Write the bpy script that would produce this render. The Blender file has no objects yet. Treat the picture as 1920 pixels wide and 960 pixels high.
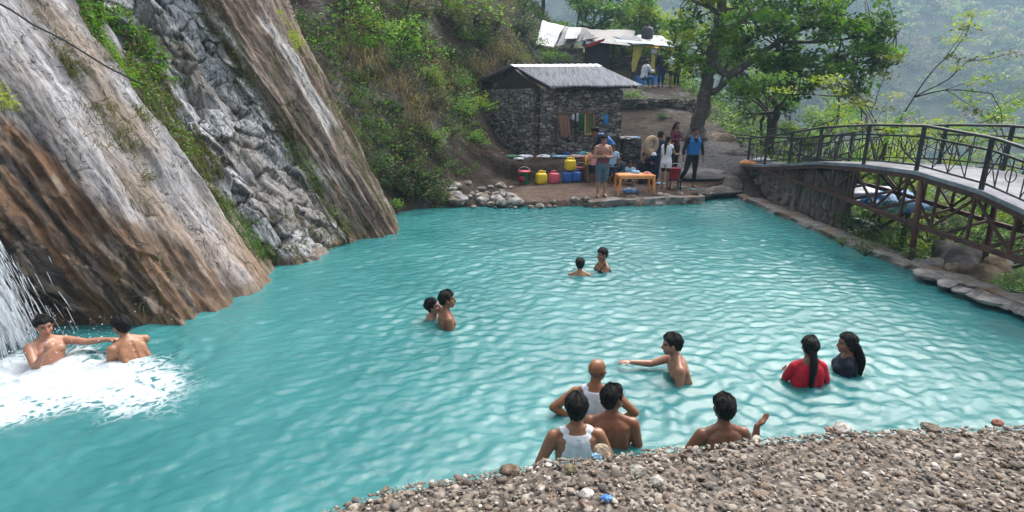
import bpy, math, random
import numpy as np
from mathutils import Vector, Matrix, kdtree

random.seed(7)
RNG = np.random.default_rng(7)
S = bpy.context.scene
COL = S.collection
PI = math.pi

# ------------------------------------------------------------------ camera
FPX, TH, HC = 1060.0, math.atan(300 / 1060.0), 3.1
CT, ST = math.cos(TH), math.sin(TH)
cam = bpy.data.cameras.new('camera'); camo = bpy.data.objects.new('camera', cam); COL.objects.link(camo)
camo.location = (0, 0, HC); camo.rotation_euler = (PI / 2 - TH, 0, 0)
cam.sensor_width = 36; cam.lens = FPX / 1920 * 36; cam.clip_start = .05; cam.clip_end = 3000
S.camera = camo


def _ray(px, py):
    a = (px - 960) / FPX; b = -(py - 480) / FPX
    return a, CT + b * ST, -ST + b * CT


def gz(px, py, z=0.0):            # surveyed point on the horizontal plane z
    d = _ray(px, py); t = (z - HC) / d[2]
    return (d[0] * t, d[1] * t, z)


def gy(px, py, Y):                # surveyed point at the distance Y
    d = _ray(px, py); t = Y / d[1]
    return (d[0] * t, Y, HC + d[2] * t)


# ------------------------------------------------------------------ noise
_PERM = np.random.default_rng(3).random(65536)


def _h(i, j, k):
    n = (i * 73856093) ^ (j * 19349663) ^ (k * 83492791)
    return _PERM[(n ^ (n >> 13)) & 65535]


def vnoise(p):
    p = np.asarray(p, float); f = np.floor(p).astype(np.int64); t = p - f; t = t * t * (3 - 2 * t)
    i, j, k = f[..., 0], f[..., 1], f[..., 2]; x, y, z = t[..., 0], t[..., 1], t[..., 2]
    r = 0
    for a in (0, 1):
        for b in (0, 1):
            for c in (0, 1):
                w = (x if a else 1 - x) * (y if b else 1 - y) * (z if c else 1 - z)
                r = r + w * _h(i + a, j + b, k + c)
    return r


def fbm(p, o=4, g=.5, l=2.03):
    p = np.asarray(p, float); r = 0; a = 1; s = 0
    for q in range(o):
        r = r + a * vnoise(p + q * 17.3); s += a; a *= g; p = p * l
    return r / s


def ridged(p, o=4):
    p = np.asarray(p, float); r = 0; a = 1; s = 0
    for q in range(o):
        r = r + a * (1 - np.abs(2 * vnoise(p + q * 9.7) - 1)); s += a; a *= .5; p = p * 2.03
    return r / s


def cells(p, jitter=.9, offs=False):
    """distance to the nearest and second nearest cell point, and a random value of the cell"""
    p = np.asarray(p, float); f = np.floor(p).astype(np.int64)
    d1 = np.full(p.shape[:-1], 9.0); d2 = d1.copy(); idv = d1.copy(); ofs = np.zeros(p.shape)
    for a in (-1, 0, 1):
        for b in (-1, 0, 1):
            for c in (-1, 0, 1):
                i, j, k = f[..., 0] + a, f[..., 1] + b, f[..., 2] + c
                q = np.stack([i + .5 + jitter * (_h(i, j, k) - .5), j + .5 + jitter * (_h(i + 7, j + 3, k) - .5), k + .5 + jitter * (_h(i, j + 11, k + 5) - .5)], -1)
                d = np.sqrt(((p - q) ** 2).sum(-1)); v = _h(i + 31, j, k + 17)
                n = d < d1
                d2 = np.where(n, d1, np.minimum(d2, d)); idv = np.where(n, v, idv); ofs = np.where(n[..., None], p - q, ofs); d1 = np.where(n, d, d1)
    return (d1, d2, idv, ofs) if offs else (d1, d2, idv)


def sstep(a, b, x):
    t = np.clip((np.asarray(x, float) - a) / (b - a), 0, 1)
    return t * t * (3 - 2 * t)


def mix(a, b, t):
    t = np.asarray(t)[..., None]
    return np.asarray(a) * (1 - t) + np.asarray(b) * t


# ------------------------------------------------------------------ mesh making
def mk(name, V, F, m=None, parent=None, col=None, uv=None, smooth=True):
    """one mesh object from vertices, a list of face arrays (n,3)/(n,4), colours and uv per vertex"""
    V = np.ascontiguousarray(V, np.float32)
    if isinstance(F, np.ndarray): F = [F]
    F = [np.asarray(f, np.int32) for f in F if len(f)]
    me = bpy.data.meshes.new(name)
    nl = sum(f.size for f in F); nf = sum(len(f) for f in F)
    me.vertices.add(len(V)); me.vertices.foreach_set('co', V.ravel())
    me.loops.add(nl); li = np.concatenate([f.ravel() for f in F]); me.loops.foreach_set('vertex_index', li)
    me.polygons.add(nf)
    tot = np.concatenate([np.full(len(f), f.shape[1], np.int32) for f in F])
    st = np.concatenate([[0], np.cumsum(tot)[:-1]]).astype(np.int32)
    me.polygons.foreach_set('loop_start', st); me.polygons.foreach_set('loop_total', tot)
    me.polygons.foreach_set('use_smooth', np.full(nf, smooth, bool))
    if col is not None:
        c = np.ones((len(V), 4), np.float32); c[:, :np.shape(col)[1]] = col
        at = me.color_attributes.new('Col', 'FLOAT_COLOR', 'POINT'); at.data.foreach_set('color', c.ravel())
    if uv is not None:
        u = me.uv_layers.new(name='strata'); u.data.foreach_set('uv', np.asarray(uv, np.float32)[li].ravel())
    me.update(); me.validate()
    if m is not None: me.materials.append(m)
    o = bpy.data.objects.new(name, me); COL.objects.link(o)
    if parent is not None: o.parent = parent
    return o


class MB:
    """collects shapes of ONE object"""
    def __init__(s): s.V = []; s.Q = []; s.T = []; s.C = []; s.n = 0

    def add(s, V, Q=None, T=None, col=(1, 1, 1)):
        V = np.asarray(V, float); s.V.append(V)
        if Q is not None and len(Q): s.Q.append(np.asarray(Q, int) + s.n)
        if T is not None and len(T): s.T.append(np.asarray(T, int) + s.n)
        c = np.asarray(col, float); s.C.append(np.broadcast_to(c, (len(V), 3)) if c.ndim == 1 else c)
        s.n += len(V); return s

    def box(s, c, d, R=None, col=(1, 1, 1), bev=0.0):
        d = np.asarray(d, float) / 2
        b = min(bev, d.min() * .8)
        if b <= 0:
            V = np.array([[x, y, z] for x in (-1, 1) for y in (-1, 1) for z in (-1, 1)], float) * d
            Q = [(0, 1, 3, 2), (4, 6, 7, 5), (0, 4, 5, 1), (2, 3, 7, 6), (0, 2, 6, 4), (1, 5, 7, 3)]
            T = None
        else:                                    # chamfered box: 24 vertices
            V = []; idx = {}
            for x in (-1, 1):
                for y in (-1, 1):
                    for z in (-1, 1):
                        for ax in range(3):
                            v = np.array([x, y, z], float) * (d - b); v[ax] = (x, y, z)[ax] * d[ax]
                            idx[(x, y, z, ax)] = len(V); V.append(v)
            V = np.array(V); Q = []; T = []
            g = lambda p, ax: idx[(p[0], p[1], p[2], ax)]
            for ax in range(3):
                u, w = [q for q in range(3) if q != ax]
                for sg in (-1, 1):
                    ring = []
                    for a, bb in ((-1, -1), (1, -1), (1, 1), (-1, 1)):
                        p = [0, 0, 0]; p[ax] = sg; p[u] = a; p[w] = bb; ring.append(g(p, ax))
                    Q.append(ring)
                for a in (-1, 1):
                    for bb in (-1, 1):
                        p = [0, 0, 0]; q = [0, 0, 0]; p[ax] = -1; q[ax] = 1
                        p[u] = q[u] = a; p[w] = q[w] = bb
                        Q.append((g(p, u), g(q, u), g(q, w), g(p, w)))
            for x in (-1, 1):
                for y in (-1, 1):
                    for z in (-1, 1): T.append([g((x, y, z), k) for k in range(3)])
        if R is not None: V = V @ np.asarray(R).T
        return s.add(V + np.asarray(c, float), Q, T, col)

    def tube(s, P, r, n=8, col=(1, 1, 1), caps=True, flat=1.0, jit=0.0):
        P = np.asarray(P, float); r = np.broadcast_to(np.asarray(r, float), (len(P),))
        T = np.gradient(P, axis=0); T /= np.linalg.norm(T, axis=1)[:, None] + 1e-9
        up = np.array([0, 0, 1.]) if abs(T[0, 2]) < .9 else np.array([0, 1., 0])
        N = np.cross(T[0], up); N /= np.linalg.norm(N)
        V = []
        a = np.arange(n) * 2 * PI / n
        for i in range(len(P)):
            N = N - T[i] * (N @ T[i]); N /= np.linalg.norm(N) + 1e-9; B = np.cross(T[i], N)
            rr = r[i] * (1 + jit * (vnoise(np.stack([np.cos(a) * 1.5 + P[i, 0] * 3, np.sin(a) * 1.5 + P[i, 1] * 3, np.full(n, P[i, 2] * 3)], -1)) - .5)) if jit else r[i]
            V.append(P[i] + (np.cos(a) * rr)[:, None] * N + (np.sin(a) * rr * flat)[:, None] * B)
        V = np.concatenate(V); k = np.arange(n); Q = []
        for i in range(len(P) - 1):
            Q.append(np.stack([i * n + k, i * n + (k + 1) % n, (i + 1) * n + (k + 1) % n, (i + 1) * n + k], -1))
        Q = np.concatenate(Q); Tt = []
        if caps:
            V = np.concatenate([V, P[:1], P[-1:]]); m0 = len(P) * n
            Tt = [(m0, (j + 1) % n, j) for j in range(n)] + [(m0 + 1, (len(P) - 1) * n + j, (len(P) - 1) * n + (j + 1) % n) for j in range(n)]
        return s.add(V, Q, Tt, col)

    def lathe(s, prof, n=24, c=(0, 0, 0), sq=2.0, sx=1, sy=1, col=(1, 1, 1), R=None):
        """profile (radius, z) turned about z; sq > 2 squares the plan off"""
        prof = np.asarray(prof, float); a = np.arange(n) * 2 * PI / n
        ca, sa = np.cos(a), np.sin(a); k = (np.abs(ca) ** sq + np.abs(sa) ** sq) ** (-1 / sq)
        V = np.concatenate([np.stack([r * k * ca * sx, r * k * sa * sy, np.full(n, z)], -1) for r, z in prof])
        j = np.arange(n)
        Q = np.concatenate([np.stack([i * n + j, i * n + (j + 1) % n, (i + 1) * n + (j + 1) % n, (i + 1) * n + j], -1) for i in range(len(prof) - 1)])
        if R is not None: V = V @ np.asarray(R).T
        return s.add(V + np.asarray(c, float), Q, None, col)

    def ell(s, c, r, R=None, n=16, m=10, col=(1, 1, 1), amp=0.0, fr=2.0, seed=0):
        th = np.linspace(0, PI, m + 1)[1:-1]; ph = np.arange(n) * 2 * PI / n
        D = np.array([[math.sin(t) * math.cos(p), math.sin(t) * math.sin(p), math.cos(t)] for t in th for p in ph] + [[0, 0, 1], [0, 0, -1]])
        k = 1 + amp * (fbm(D * fr + seed * 13.1, 3) - .5) * 2 if amp else 1
        V = D * (k[:, None] if amp else 1) * np.asarray(r, float)
        if R is not None: V = V @ np.asarray(R).T
        j = np.arange(n); Q = [np.stack([i * n + j, (i + 1) * n + j, (i + 1) * n + (j + 1) % n, i * n + (j + 1) % n], -1) for i in range(m - 2)]
        t0 = (m - 1) * n
        T = [(t0, q, (q + 1) % n) for q in range(n)] + [(t0 + 1, (m - 2) * n + (q + 1) % n, (m - 2) * n + q) for q in range(n)]
        return s.add(V + np.asarray(c, float), np.concatenate(Q), T, col)

    def sheet(s, P, thick=0.0, col=(1, 1, 1)):
        """a grid of points (a,b,3); thick > 0 makes it a solid slab along its normals"""
        P = np.asarray(P, float); a, b, _ = P.shape
        I = np.arange(a * b).reshape(a, b)
        Q = np.stack([I[:-1, :-1], I[1:, :-1], I[1:, 1:], I[:-1, 1:]], -1).reshape(-1, 4)
        c = np.asarray(col, float); c = c.reshape(-1, 3) if c.ndim == 3 else c
        if thick <= 0: return s.add(P.reshape(-1, 3), Q, None, c)
        N = np.cross(np.gradient(P, axis=0), np.gradient(P, axis=1)); N /= np.linalg.norm(N, axis=-1, keepdims=True) + 1e-9
        V = np.concatenate([P.reshape(-1, 3), (P - N * thick).reshape(-1, 3)]); o = a * b
        E = np.concatenate([I[0, :], I[1:, -1], I[-1, -2::-1], I[-2:0:-1, 0]]); E2 = np.roll(E, -1)
        R = np.stack([E, E2, E2 + o, E + o], -1)
        return s.add(V, np.concatenate([Q, Q[:, ::-1] + o, R]), None, c if c.ndim == 1 else np.concatenate([c, c]))

    def build(s, name, m=None, parent=None, smooth=False):
        return mk(name, np.concatenate(s.V), [np.concatenate(q) for q in (s.Q, s.T) if q], m, parent, np.concatenate(s.C), smooth=smooth)


def tag(o, label=None, cat=None, group=None, kind=None):
    for k, v in (('label', label), ('category', cat), ('group', group), ('kind', kind)):
        if v: o[k] = v
    return o


def thing(name, label, cat, loc=(0, 0, 0), rz=0.0, group=None):
    o = bpy.data.objects.new(name, None); COL.objects.link(o)
    o.location = loc; o.rotation_euler = (0, 0, rz); o.empty_display_size = .1
    return tag(o, label, cat, group)


def kids(o): return [c for c in bpy.data.objects if c.parent == o]


def dup(root, loc, rz=None, label=None, scale=None, group=None):
    """a copy of a thing with its parts and sub-parts"""
    r = root.copy(); COL.objects.link(r); r.location = loc
    if rz is not None: r.rotation_euler = (0, 0, rz)
    if scale is not None: r.scale = scale if hasattr(scale, '__len__') else (scale,) * 3
    if label: r['label'] = label
    if group: r['group'] = group
    for ch in kids(root):
        c = ch.copy(); COL.objects.link(c); c.parent = r
        for g in kids(ch):
            d = g.copy(); COL.objects.link(d); d.parent = c
    return r


def rotz(a): return np.array([[math.cos(a), -math.sin(a), 0], [math.sin(a), math.cos(a), 0], [0, 0, 1]])
def rotx(a): return np.array([[1, 0, 0], [0, math.cos(a), -math.sin(a)], [0, math.sin(a), math.cos(a)]])
def roty(a): return np.array([[math.cos(a), 0, math.sin(a)], [0, 1, 0], [-math.sin(a), 0, math.cos(a)]])
def align(d):                                   # rotation taking +X to d
    d = np.asarray(d, float); d = d / np.linalg.norm(d)
    u = np.cross([0, 0, 1.], d) if abs(d[2]) < .99 else np.array([0, 1., 0]); u /= np.linalg.norm(u)
    return np.stack([d, u, np.cross(d, u)], 1)


def bar(mb, a, b, w, h=None, col=(1, 1, 1)):
    a = np.asarray(a, float); b = np.asarray(b, float)
    return mb.box((a + b) / 2, (np.linalg.norm(b - a), w, h or w), align(b - a), col)


# ------------------------------------------------------------------ materials
class Mat:
    def __init__(s, name):
        s.m = bpy.data.materials.new(name); s.m.use_nodes = True; s.t = s.m.node_tree; s.t.nodes.clear()
        s.out = s.n('ShaderNodeOutputMaterial')

    def n(s, t, **kw):
        x = s.t.nodes.new(t)
        for k, v in kw.items():
            if k[0] == '_': setattr(x, k[1:], v)
            else:
                key = int(k[1:]) if k[0] == 'i' and k[1:].isdigit() else k.replace('__', ' ')
                if isinstance(v, bpy.types.NodeSocket): s.t.links.new(v, x.inputs[key])
                else: x.inputs[key].default_value = v
        return x

    def l(s, a, b): s.t.links.new(a, b)

    def mixc(s, f, a, b, mode='MIX'):
        x = s.n('ShaderNodeMix', _data_type='RGBA', _blend_type=mode)
        for sock, v in ((x.inputs[0], f), (x.inputs[6], a), (x.inputs[7], b)):
            if isinstance(v, bpy.types.NodeSocket): s.l(v, sock)
            else: sock.default_value = v if not isinstance(v, tuple) else (v + (1,))[:4]
        return x.outputs[2]

    def ramp(s, f, *st):
        x = s.n('ShaderNodeValToRGB'); s.l(f, x.inputs[0]); e = x.color_ramp.elements
        for i, (p, c) in enumerate(st):
            q = e[i] if i < 2 else e.new(p)
            q.position = p; q.color = (c, c, c, 1) if not hasattr(c, '__len__') else tuple(c) + (1,)
        return x.outputs[0]

    def math(s, op, a, b=0.0):
        x = s.n('ShaderNodeMath', _operation=op)
        for i, v in enumerate((a, b)):
            if isinstance(v, bpy.types.NodeSocket): s.l(v, x.inputs[i])
            else: x.inputs[i].default_value = v
        return x.outputs[0]

    def coords(s, sc=(1, 1, 1), uv=False, rot=(0, 0, 0)):
        tc = s.n('ShaderNodeTexCoord'); mp = s.n('ShaderNodeMapping')
        mp.inputs['Scale'].default_value = sc; mp.inputs['Rotation'].default_value = rot
        s.l(tc.outputs['UV' if uv else 'Object'], mp.inputs[0]); return mp.outputs[0]

    def noise(s, v, scale, det=5, rough=.6, dist=0):
        return s.n('ShaderNodeTexNoise', Vector=v, Scale=scale, Detail=det, Roughness=rough, Distortion=dist).outputs[0]

    def vor(s, v, scale, feat='F1', rnd=1.0, out=0):
        x = s.n('ShaderNodeTexVoronoi', _feature=feat); s.l(v, x.inputs['Vector']); x.inputs['Scale'].default_value = scale
        x.inputs['Randomness'].default_value = rnd; return x.outputs[out]

    def bump(s, h, st=.5, dist=.02, nrm=None):
        x = s.n('ShaderNodeBump', Strength=st, Distance=dist); s.l(h, x.inputs['Height'])
        if nrm is not None: s.l(nrm, x.inputs['Normal'])
        return x.outputs[0]

    def bsdf(s, col, rough=.6, nrm=None, metal=0.0, spec=.5, coat=0.0):
        x = s.n('ShaderNodeBsdfPrincipled')
        for k, v in (('Base Color', col), ('Roughness', rough), ('Metallic', metal), ('Specular IOR Level', spec), ('Coat Weight', coat)):
            if isinstance(v, bpy.types.NodeSocket): s.l(v, x.inputs[k])
            else: x.inputs[k].default_value = (v + (1,))[:4] if isinstance(v, tuple) else v
        if nrm is not None: s.l(nrm, x.inputs['Normal'])
        return x.outputs[0]

    def done(s, sh): s.l(sh, s.out.inputs[0]); return s.m

    def attr(s): return s.n('ShaderNodeVertexColor', _layer_name='Col').outputs[0]


def simple(name, c, rough=.6, var=.25, scale=8, bump=.2, bscale=None, metal=0.0, spec=.5, dirt=None, dist=.01, coat=0.0):
    """plain paint / plastic / cloth with uneven tone and a little relief"""
    M = Mat(name); v = M.coords(); nz = M.noise(v, scale, 5, .65)
    lo = tuple(x * (1 - var) for x in c); hi = tuple(min(1, x * (1 + var)) for x in c)
    col = M.ramp(nz, (.3, lo), (.7, hi))
    if dirt:
        d = M.ramp(M.noise(v, scale * .45, 6, .7), (.52, 0.0), (.68, 1.0)); col = M.mixc(d, col, dirt)
    b = M.bump(M.noise(v, bscale or scale * 4, 4), bump, dist)
    return M.done(M.bsdf(col, rough, b, metal, spec, coat))


def attrmat(name, rough=.8, scale=12, var=.35, bump=.4, bscale=30, dist=.02, spec=.3):
    M = Mat(name); v = M.coords(); f = M.ramp(M.noise(v, scale, 6, .65), (.25, 1 - var), (.75, 1 + var))
    col = M.mixc(1.0, M.attr(), f, 'MULTIPLY')
    return M.done(M.bsdf(col, rough, M.bump(M.noise(v, bscale, 5, .7), bump, dist), 0.0, spec))


def leafmat(name, trans=.45, rough=.5):
    M = Mat(name); c = M.attr()
    d = M.bsdf(c, rough, spec=.35)
    tc = M.mixc(1.0, c, (1.25, 1.3, .55), 'MULTIPLY')
    t = M.n('ShaderNodeBsdfTranslucent', Color=tc).outputs[0]
    x = M.n('ShaderNodeMixShader', Fac=trans); M.l(d, x.inputs[1]); M.l(t, x.inputs[2])
    return M.done(x.outputs[0])


LEAF = leafmat('leaf'); LEAF_FAR = leafmat('far_leaf', .3, .7)
EARTHY = attrmat('earthy'); STONE = attrmat('stone', .75, 9, .35, .6, 26, .03)
# ================================================================== people
def _tube(P, r, n=14, flat=1.0):
    m = MB(); m.tube(P, r, n, flat=flat); return np.concatenate(m.V), np.concatenate(m.Q), np.array(m.T[0])


def limb(pts, rad, n=14):
    """a rounded tapering tube with half-round ends"""
    pts = np.asarray(pts, float); P, r = [], []
    d0 = pts[0] - pts[1]; d0 /= np.linalg.norm(d0); d1 = pts[-1] - pts[-2]; d1 /= np.linalg.norm(d1)
    for k in (.98, .8, .45): P.append(pts[0] + d0 * rad[0] * k); r.append(rad[0] * math.sqrt(1 - k * k))
    P += list(pts); r += list(rad)
    for k in (.45, .8, .98): P.append(pts[-1] + d1 * rad[-1] * k); r.append(rad[-1] * math.sqrt(1 - k * k))
    return _tube(P, r, n)


def unit(v): v = np.asarray(v, float); return v / np.linalg.norm(v)


def skinmat():
    M = Mat('skin'); v = M.coords(); f = M.ramp(M.noise(v, 14, 5, .6), (.3, .86), (.7, 1.13))
    col = M.mixc(1.0, M.attr(), f, 'MULTIPLY')
    x = M.n('ShaderNodeBsdfPrincipled', Roughness=.34); M.l(col, x.inputs['Base Color']); x.inputs['Specular IOR Level'].default_value = .5
    x.inputs['Subsurface Weight'].default_value = .12; x.inputs['Subsurface Radius'].default_value = (.012, .005, .003); x.inputs['Subsurface Scale'].default_value = 1
    M.l(M.bump(M.noise(v, 60, 4), .12, .004), x.inputs['Normal'])
    return M.done(x.outputs[0])


def hairmat():
    M = Mat('hair'); v = M.coords((1, 1, .35)); n = M.noise(v, 70, 5, .7, .5)
    return M.done(M.bsdf(M.ramp(n, (.3, (.0015, .0013, .0012)), (.7, (.009, .0075, .007))), .5, M.bump(n, 1.0, .02), spec=.22))


SKIN_M, HAIR_M = skinmat(), hairmat()
_CLOTH = {}


def cloth(key, c, rough=.8):
    if key not in _CLOTH: _CLOTH[key] = simple(key, c, rough, .12, 12, .5, 22, dist=.012, spec=.25)
    return _CLOTH[key]


WHITE_C = cloth('white_cotton', (.66, .67, .72)); RED_C = cloth('red_cotton', (.50, .012, .03), .6); NAVY_C = cloth('navy_cotton', (.006, .010, .024), .6)
BLACK_C = cloth('black_cotton', (.010, .010, .013)); LIFE_C = cloth('blue_nylon', (.012, .115, .34), .55); DENIM_C = cloth('grey_blue_denim', (.085, .12, .155))
MAROON_C = cloth('maroon_cotton', (.17, .045, .06)); PINK_C = cloth('pink_cotton', (.62, .26, .25)); DBLUE_C = cloth('dark_blue_cotton', (.012, .022, .07)); TAN_C = cloth('tan_cotton', (.34, .25, .16))
LBLUE_C = cloth('pale_blue_cotton', (.28, .45, .62)); SUIT_C = cloth('dark_trunks', (.02, .02, .03)); BLUE_C = cloth('blue_cotton', (.02, .14, .36))

TORSO = [(.78, .10, .085, 0), (.82, .150, .112, -.005), (.88, .168, .122, -.008), (.94, .166, .116, -.004), (1.02, .150, .103, .004), (1.10, .143, .099, .006), (1.18, .152, .104, .004), (1.26, .166, .112, 0),
         (1.33, .174, .114, -.004), (1.39, .165, .104, -.01), (1.435, .128, .086, -.014), (1.465, .082, .066, -.016), (1.50, .058, .058, -.012)]


def person(label, xy, yaw, top=None, z=0.0, H=1.7, girth=1.0, fem=False, lean=0.0, roll=0.0, twist=0.0, head=(0, 0, 0), arms=None, legs=None, skin=(.24, .115, .066), hair='short', beard=0.0, wear=(), vox=.009, group=None, legless=False):
    def bend(P):
        P = np.array(P, float).reshape(-1, 3); w = sstep(.86, 1.32, P[:, 2]); piv = np.array([0, -.01, .96]); out = np.empty_like(P)
        ax, ay, az = -lean * w, roll * w, twist * w
        q = P - piv; c, s = np.cos(az), np.sin(az); q = np.stack([q[:, 0] * c - q[:, 1] * s, q[:, 0] * s + q[:, 1] * c, q[:, 2]], 1)
        c, s = np.cos(ay), np.sin(ay); q = np.stack([q[:, 0] * c + q[:, 2] * s, q[:, 1], -q[:, 0] * s + q[:, 2] * c], 1)
        c, s = np.cos(ax), np.sin(ax); q = np.stack([q[:, 0], q[:, 1] * c - q[:, 2] * s, q[:, 1] * s + q[:, 2] * c], 1)
        return q + piv
    prim = []                                   # (V, quads, tris, part, bind)
    def put(vqt, part, bind=None, pose=False):
        V, Q, T = vqt; b = V.copy() if bind is None else bind
        prim.append((bend(V) if pose else V, Q, T, part, b))
    def ell(c, r, R=None, n=18, m=12):
        e = MB(); e.ell(c, r, R, n, m); return np.concatenate(e.V), np.concatenate(e.Q), np.array(e.T[0])
    g = girth; sh = .188 if not fem else .16
    # trunk
    a = np.arange(28) * 2 * PI / 28; rings = []
    for zz, aa, bb, yy in TORSO:
        k = (np.abs(np.cos(a)) ** 2.4 + np.abs(np.sin(a)) ** 2.4) ** (-1 / 2.4)
        wa = aa * (g if zz < 1.4 else 1) * ((.93 if 1.2 < zz < 1.46 else 1.0) if fem else 1) * (.9 if fem and 1.0 < zz < 1.15 else 1); wb = bb * (g if zz < 1.4 else 1)
        rings.append(np.stack([np.cos(a) * k * wa, np.sin(a) * k * wb + yy, np.full(28, zz)], -1))
    V = np.concatenate(rings + [[[0, 0, .765]], [[0, -.012, 1.51]]]); j = np.arange(28)
    Q = np.concatenate([np.stack([i * 28 + j, i * 28 + (j + 1) % 28, (i + 1) * 28 + (j + 1) % 28, (i + 1) * 28 + j], -1) for i in range(len(TORSO) - 1)])
    n0 = len(TORSO) * 28; T = [(n0, (q + 1) % 28, q) for q in range(28)] + [(n0 + 1, n0 - 28 + q, n0 - 28 + (q + 1) % 28) for q in range(28)]
    put((V, Q, np.array(T)), 0, pose=True)
    for s in (-1, 1):
        put(ell((s * .080, .068, 1.315), (.085, .045 + (.022 if fem else 0), .062)), 0, pose=True)
        put(ell((s * .088, -.080, 1.30), (.072, .034, .088)), 0, pose=True)
        put(ell((s * .125, -.035, 1.215), (.045 * g, .07, .11)), 0, pose=True)
        put(ell((s * .082, -.062, .885), (.082 * g, .068, .085)), 0, pose=True)
        put(limb([(s * .03, -.02, 1.475), (s * .10, -.018, 1.44), (s * (sh - .01), -.008, 1.405)], [.046, .043, .046]), 0, pose=True)
    put(ell((0, .045 * g, 1.03), (.12 * g, .062 * g, .12)), 0, pose=True)
    # arms
    joints = {}
    arms = arms or {}
    for s, nm in ((-1, 'L'), (1, 'R')):
        A = dict(up=(s * .27, -.04, -1), fore=(s * .10, .24, -1), hand=None, curl=.35, palm=None); A.update(arms.get(nm, {}))
        S0 = bend([(s * sh, -.008, 1.395)])[0]; up, fo = unit(A['up']), unit(A['fore'])
        S1 = S0 + np.array([0, 0, .035]) * max(0, up[2]) ; E = S1 + up * .285; Wr = E + fo * .25
        ar = (1.0 if not fem else .86) * (.6 + .4 * g)
        P = [S0, S1 * .72 + E * .28, S1 * .45 + E * .55, E]; r = [.060 * ar, .056 * ar, .049 * ar, .041 * ar]
        v = limb(P, r); tb = np.clip(((v[0] - S0) @ up) / .285, 0, 1) * .5; put(v, 1 if s < 0 else 2, np.stack([tb, tb * 0, tb * 0], -1))
        v = limb([E, E + fo * .07, E + fo * .15, Wr], [.040 * ar, .043 * ar, .035 * ar, .026 * ar]); tb = .5 + np.clip(((v[0] - E) @ fo) / .25, 0, 1) * .5; put(v, 1 if s < 0 else 2, np.stack([tb, tb * 0, tb * 0], -1))
        # hand: palm, four unequal fingers, thumb off the side
        hd = unit(A['hand'] if A['hand'] is not None else fo); pn = np.asarray(A['palm'] if A['palm'] is not None else (-s, 0, 0.0), float); pn = pn - hd * (pn @ hd)
        if np.linalg.norm(pn) < .1: pn = np.cross(hd, [0, 1, 0.1])
        pn = unit(pn); sd = np.cross(hd, pn) * (1 if s > 0 else -1)           # towards the thumb
        Rm = np.stack([hd, sd, pn], 1); pc = Wr + hd * .048
        v = ell(pc, (.054, .040, .017), Rm, 14, 10); put(v, 6, np.ones((len(v[0]), 3)))
        for k, (off, ln) in enumerate(((.029, .072), (.010, .080), (-.010, .075), (-.029, .058))):
            b0 = Wr + hd * (.082 - .004 * abs(k - 1.2)) + sd * off; pts = [b0 - hd * .02, b0]; d = unit(hd + sd * off * 3)
            for q, f in enumerate((.45, .32, .25)):
                c, s_ = math.cos(A['curl'] * (.6 + .5 * q)), math.sin(A['curl'] * (.6 + .5 * q)); d = unit(d * c + pn * s_); pts.append(pts[-1] + d * ln * f)
            v = limb(pts, [.0095, .0095, .009, .0085, .0075], 8); put(v, 6, np.ones((len(v[0]), 3)))
        b0 = Wr + hd * .03 + sd * .030; d1 = unit(hd * .75 + sd * .75 + pn * .25)
        v = limb([b0 - sd * .015, b0, b0 + d1 * .036, b0 + d1 * .036 + unit(hd + sd * .25 + pn * .3) * .03], [.012, .0125, .0105, .0085], 8); put(v, 6, np.ones((len(v[0]), 3)))
        joints[nm] = (S0, E, Wr, Wr + hd * .1)
    # legs
    legs = legs or {}
    for s, nm in ((-1, 'L'), (1, 'R')):
        L = dict(up=(s * .03, 0, -1), low=(0, -.03, -1), foot=(s * .15, 1, -.08)); L.update(legs.get(nm, {}))
        H0 = np.array([s * .09, -.005, .885]); up, lo = unit(L['up']), unit(L['low']); K = H0 + up * .41; An = K + lo * .40; pt = 3 if s < 0 else 4
        v = limb([H0, H0 + up * .12, H0 + up * .28, K], [.092 * g, .087 * g, .068 * g, .055]); tb = np.clip(((v[0] - H0) @ up) / .41, 0, 1) * .5; put(v, pt, np.stack([tb, tb * 0, tb * 0], -1))
        v = limb([K, K + lo * .10, K + lo * .24, An], [.053, .058 * (.5 + .5 * g), .046, .036]); tb = .5 + np.clip(((v[0] - K) @ lo) / .4, 0, 1) * .5; put(v, pt, np.stack([tb, tb * 0, tb * 0], -1))
        ft = unit(L['foot']); hl = An - ft * .045 + lo * .05
        v = limb([hl, An + ft * .05 + lo * .045, An + ft * .13 + lo * .058, An + ft * .175 + lo * .062], [.036, .042, .034, .022]); put(v, pt + 4, np.ones((len(v[0]), 3)))
    # neck and head
    NB = bend([(0, -.014, 1.475)])[0]; up = bend([(0, -.014, 1.475), (0, .012, 1.60)]); nd = unit(up[1] - up[0])
    hy, hp, hr = head; HRm = rotz(hy) @ rotx(hp) @ roty(hr)
    HC0 = NB + nd * .062 + HRm @ np.array([0, .022, .098])
    HS = 1.05
    hv = lambda P: np.asarray(P) * HS @ HRm.T + HC0
    put(limb([NB - nd * .03, NB + nd * .05, hv([(0, -.012, -.06)])[0], hv([(0, -.01, 0)])[0]], [.062, .054, .054, .05]), 0, np.tile([0, -.02, 1.52], (14 * 10 + 2, 1)))
    HP = [((0, -.012, .030), (.073, .094, .088), None), ((0, .020, -.030), (.062, .068, .075), None), ((0, .040, -.072), (.045, .046, .038), None), ((0, .064, -.097), (.021, .020, .017), None),
          ((0, .066, .034), (.054, .022, .016), None), ((0, .082, -.064), (.025, .013, .014), None), ((-.04, .050, -.022), (.024, .028, .024), None), ((.04, .050, -.022), (.024, .028, .024), None),
          ((-.072, -.008, -.006), (.011, .021, .032), rotz(.5)), ((.072, -.008, -.006), (.011, .021, .032), rotz(-.5)), ((0, .098, -.030), (.0155, .014, .012), None)]
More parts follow.
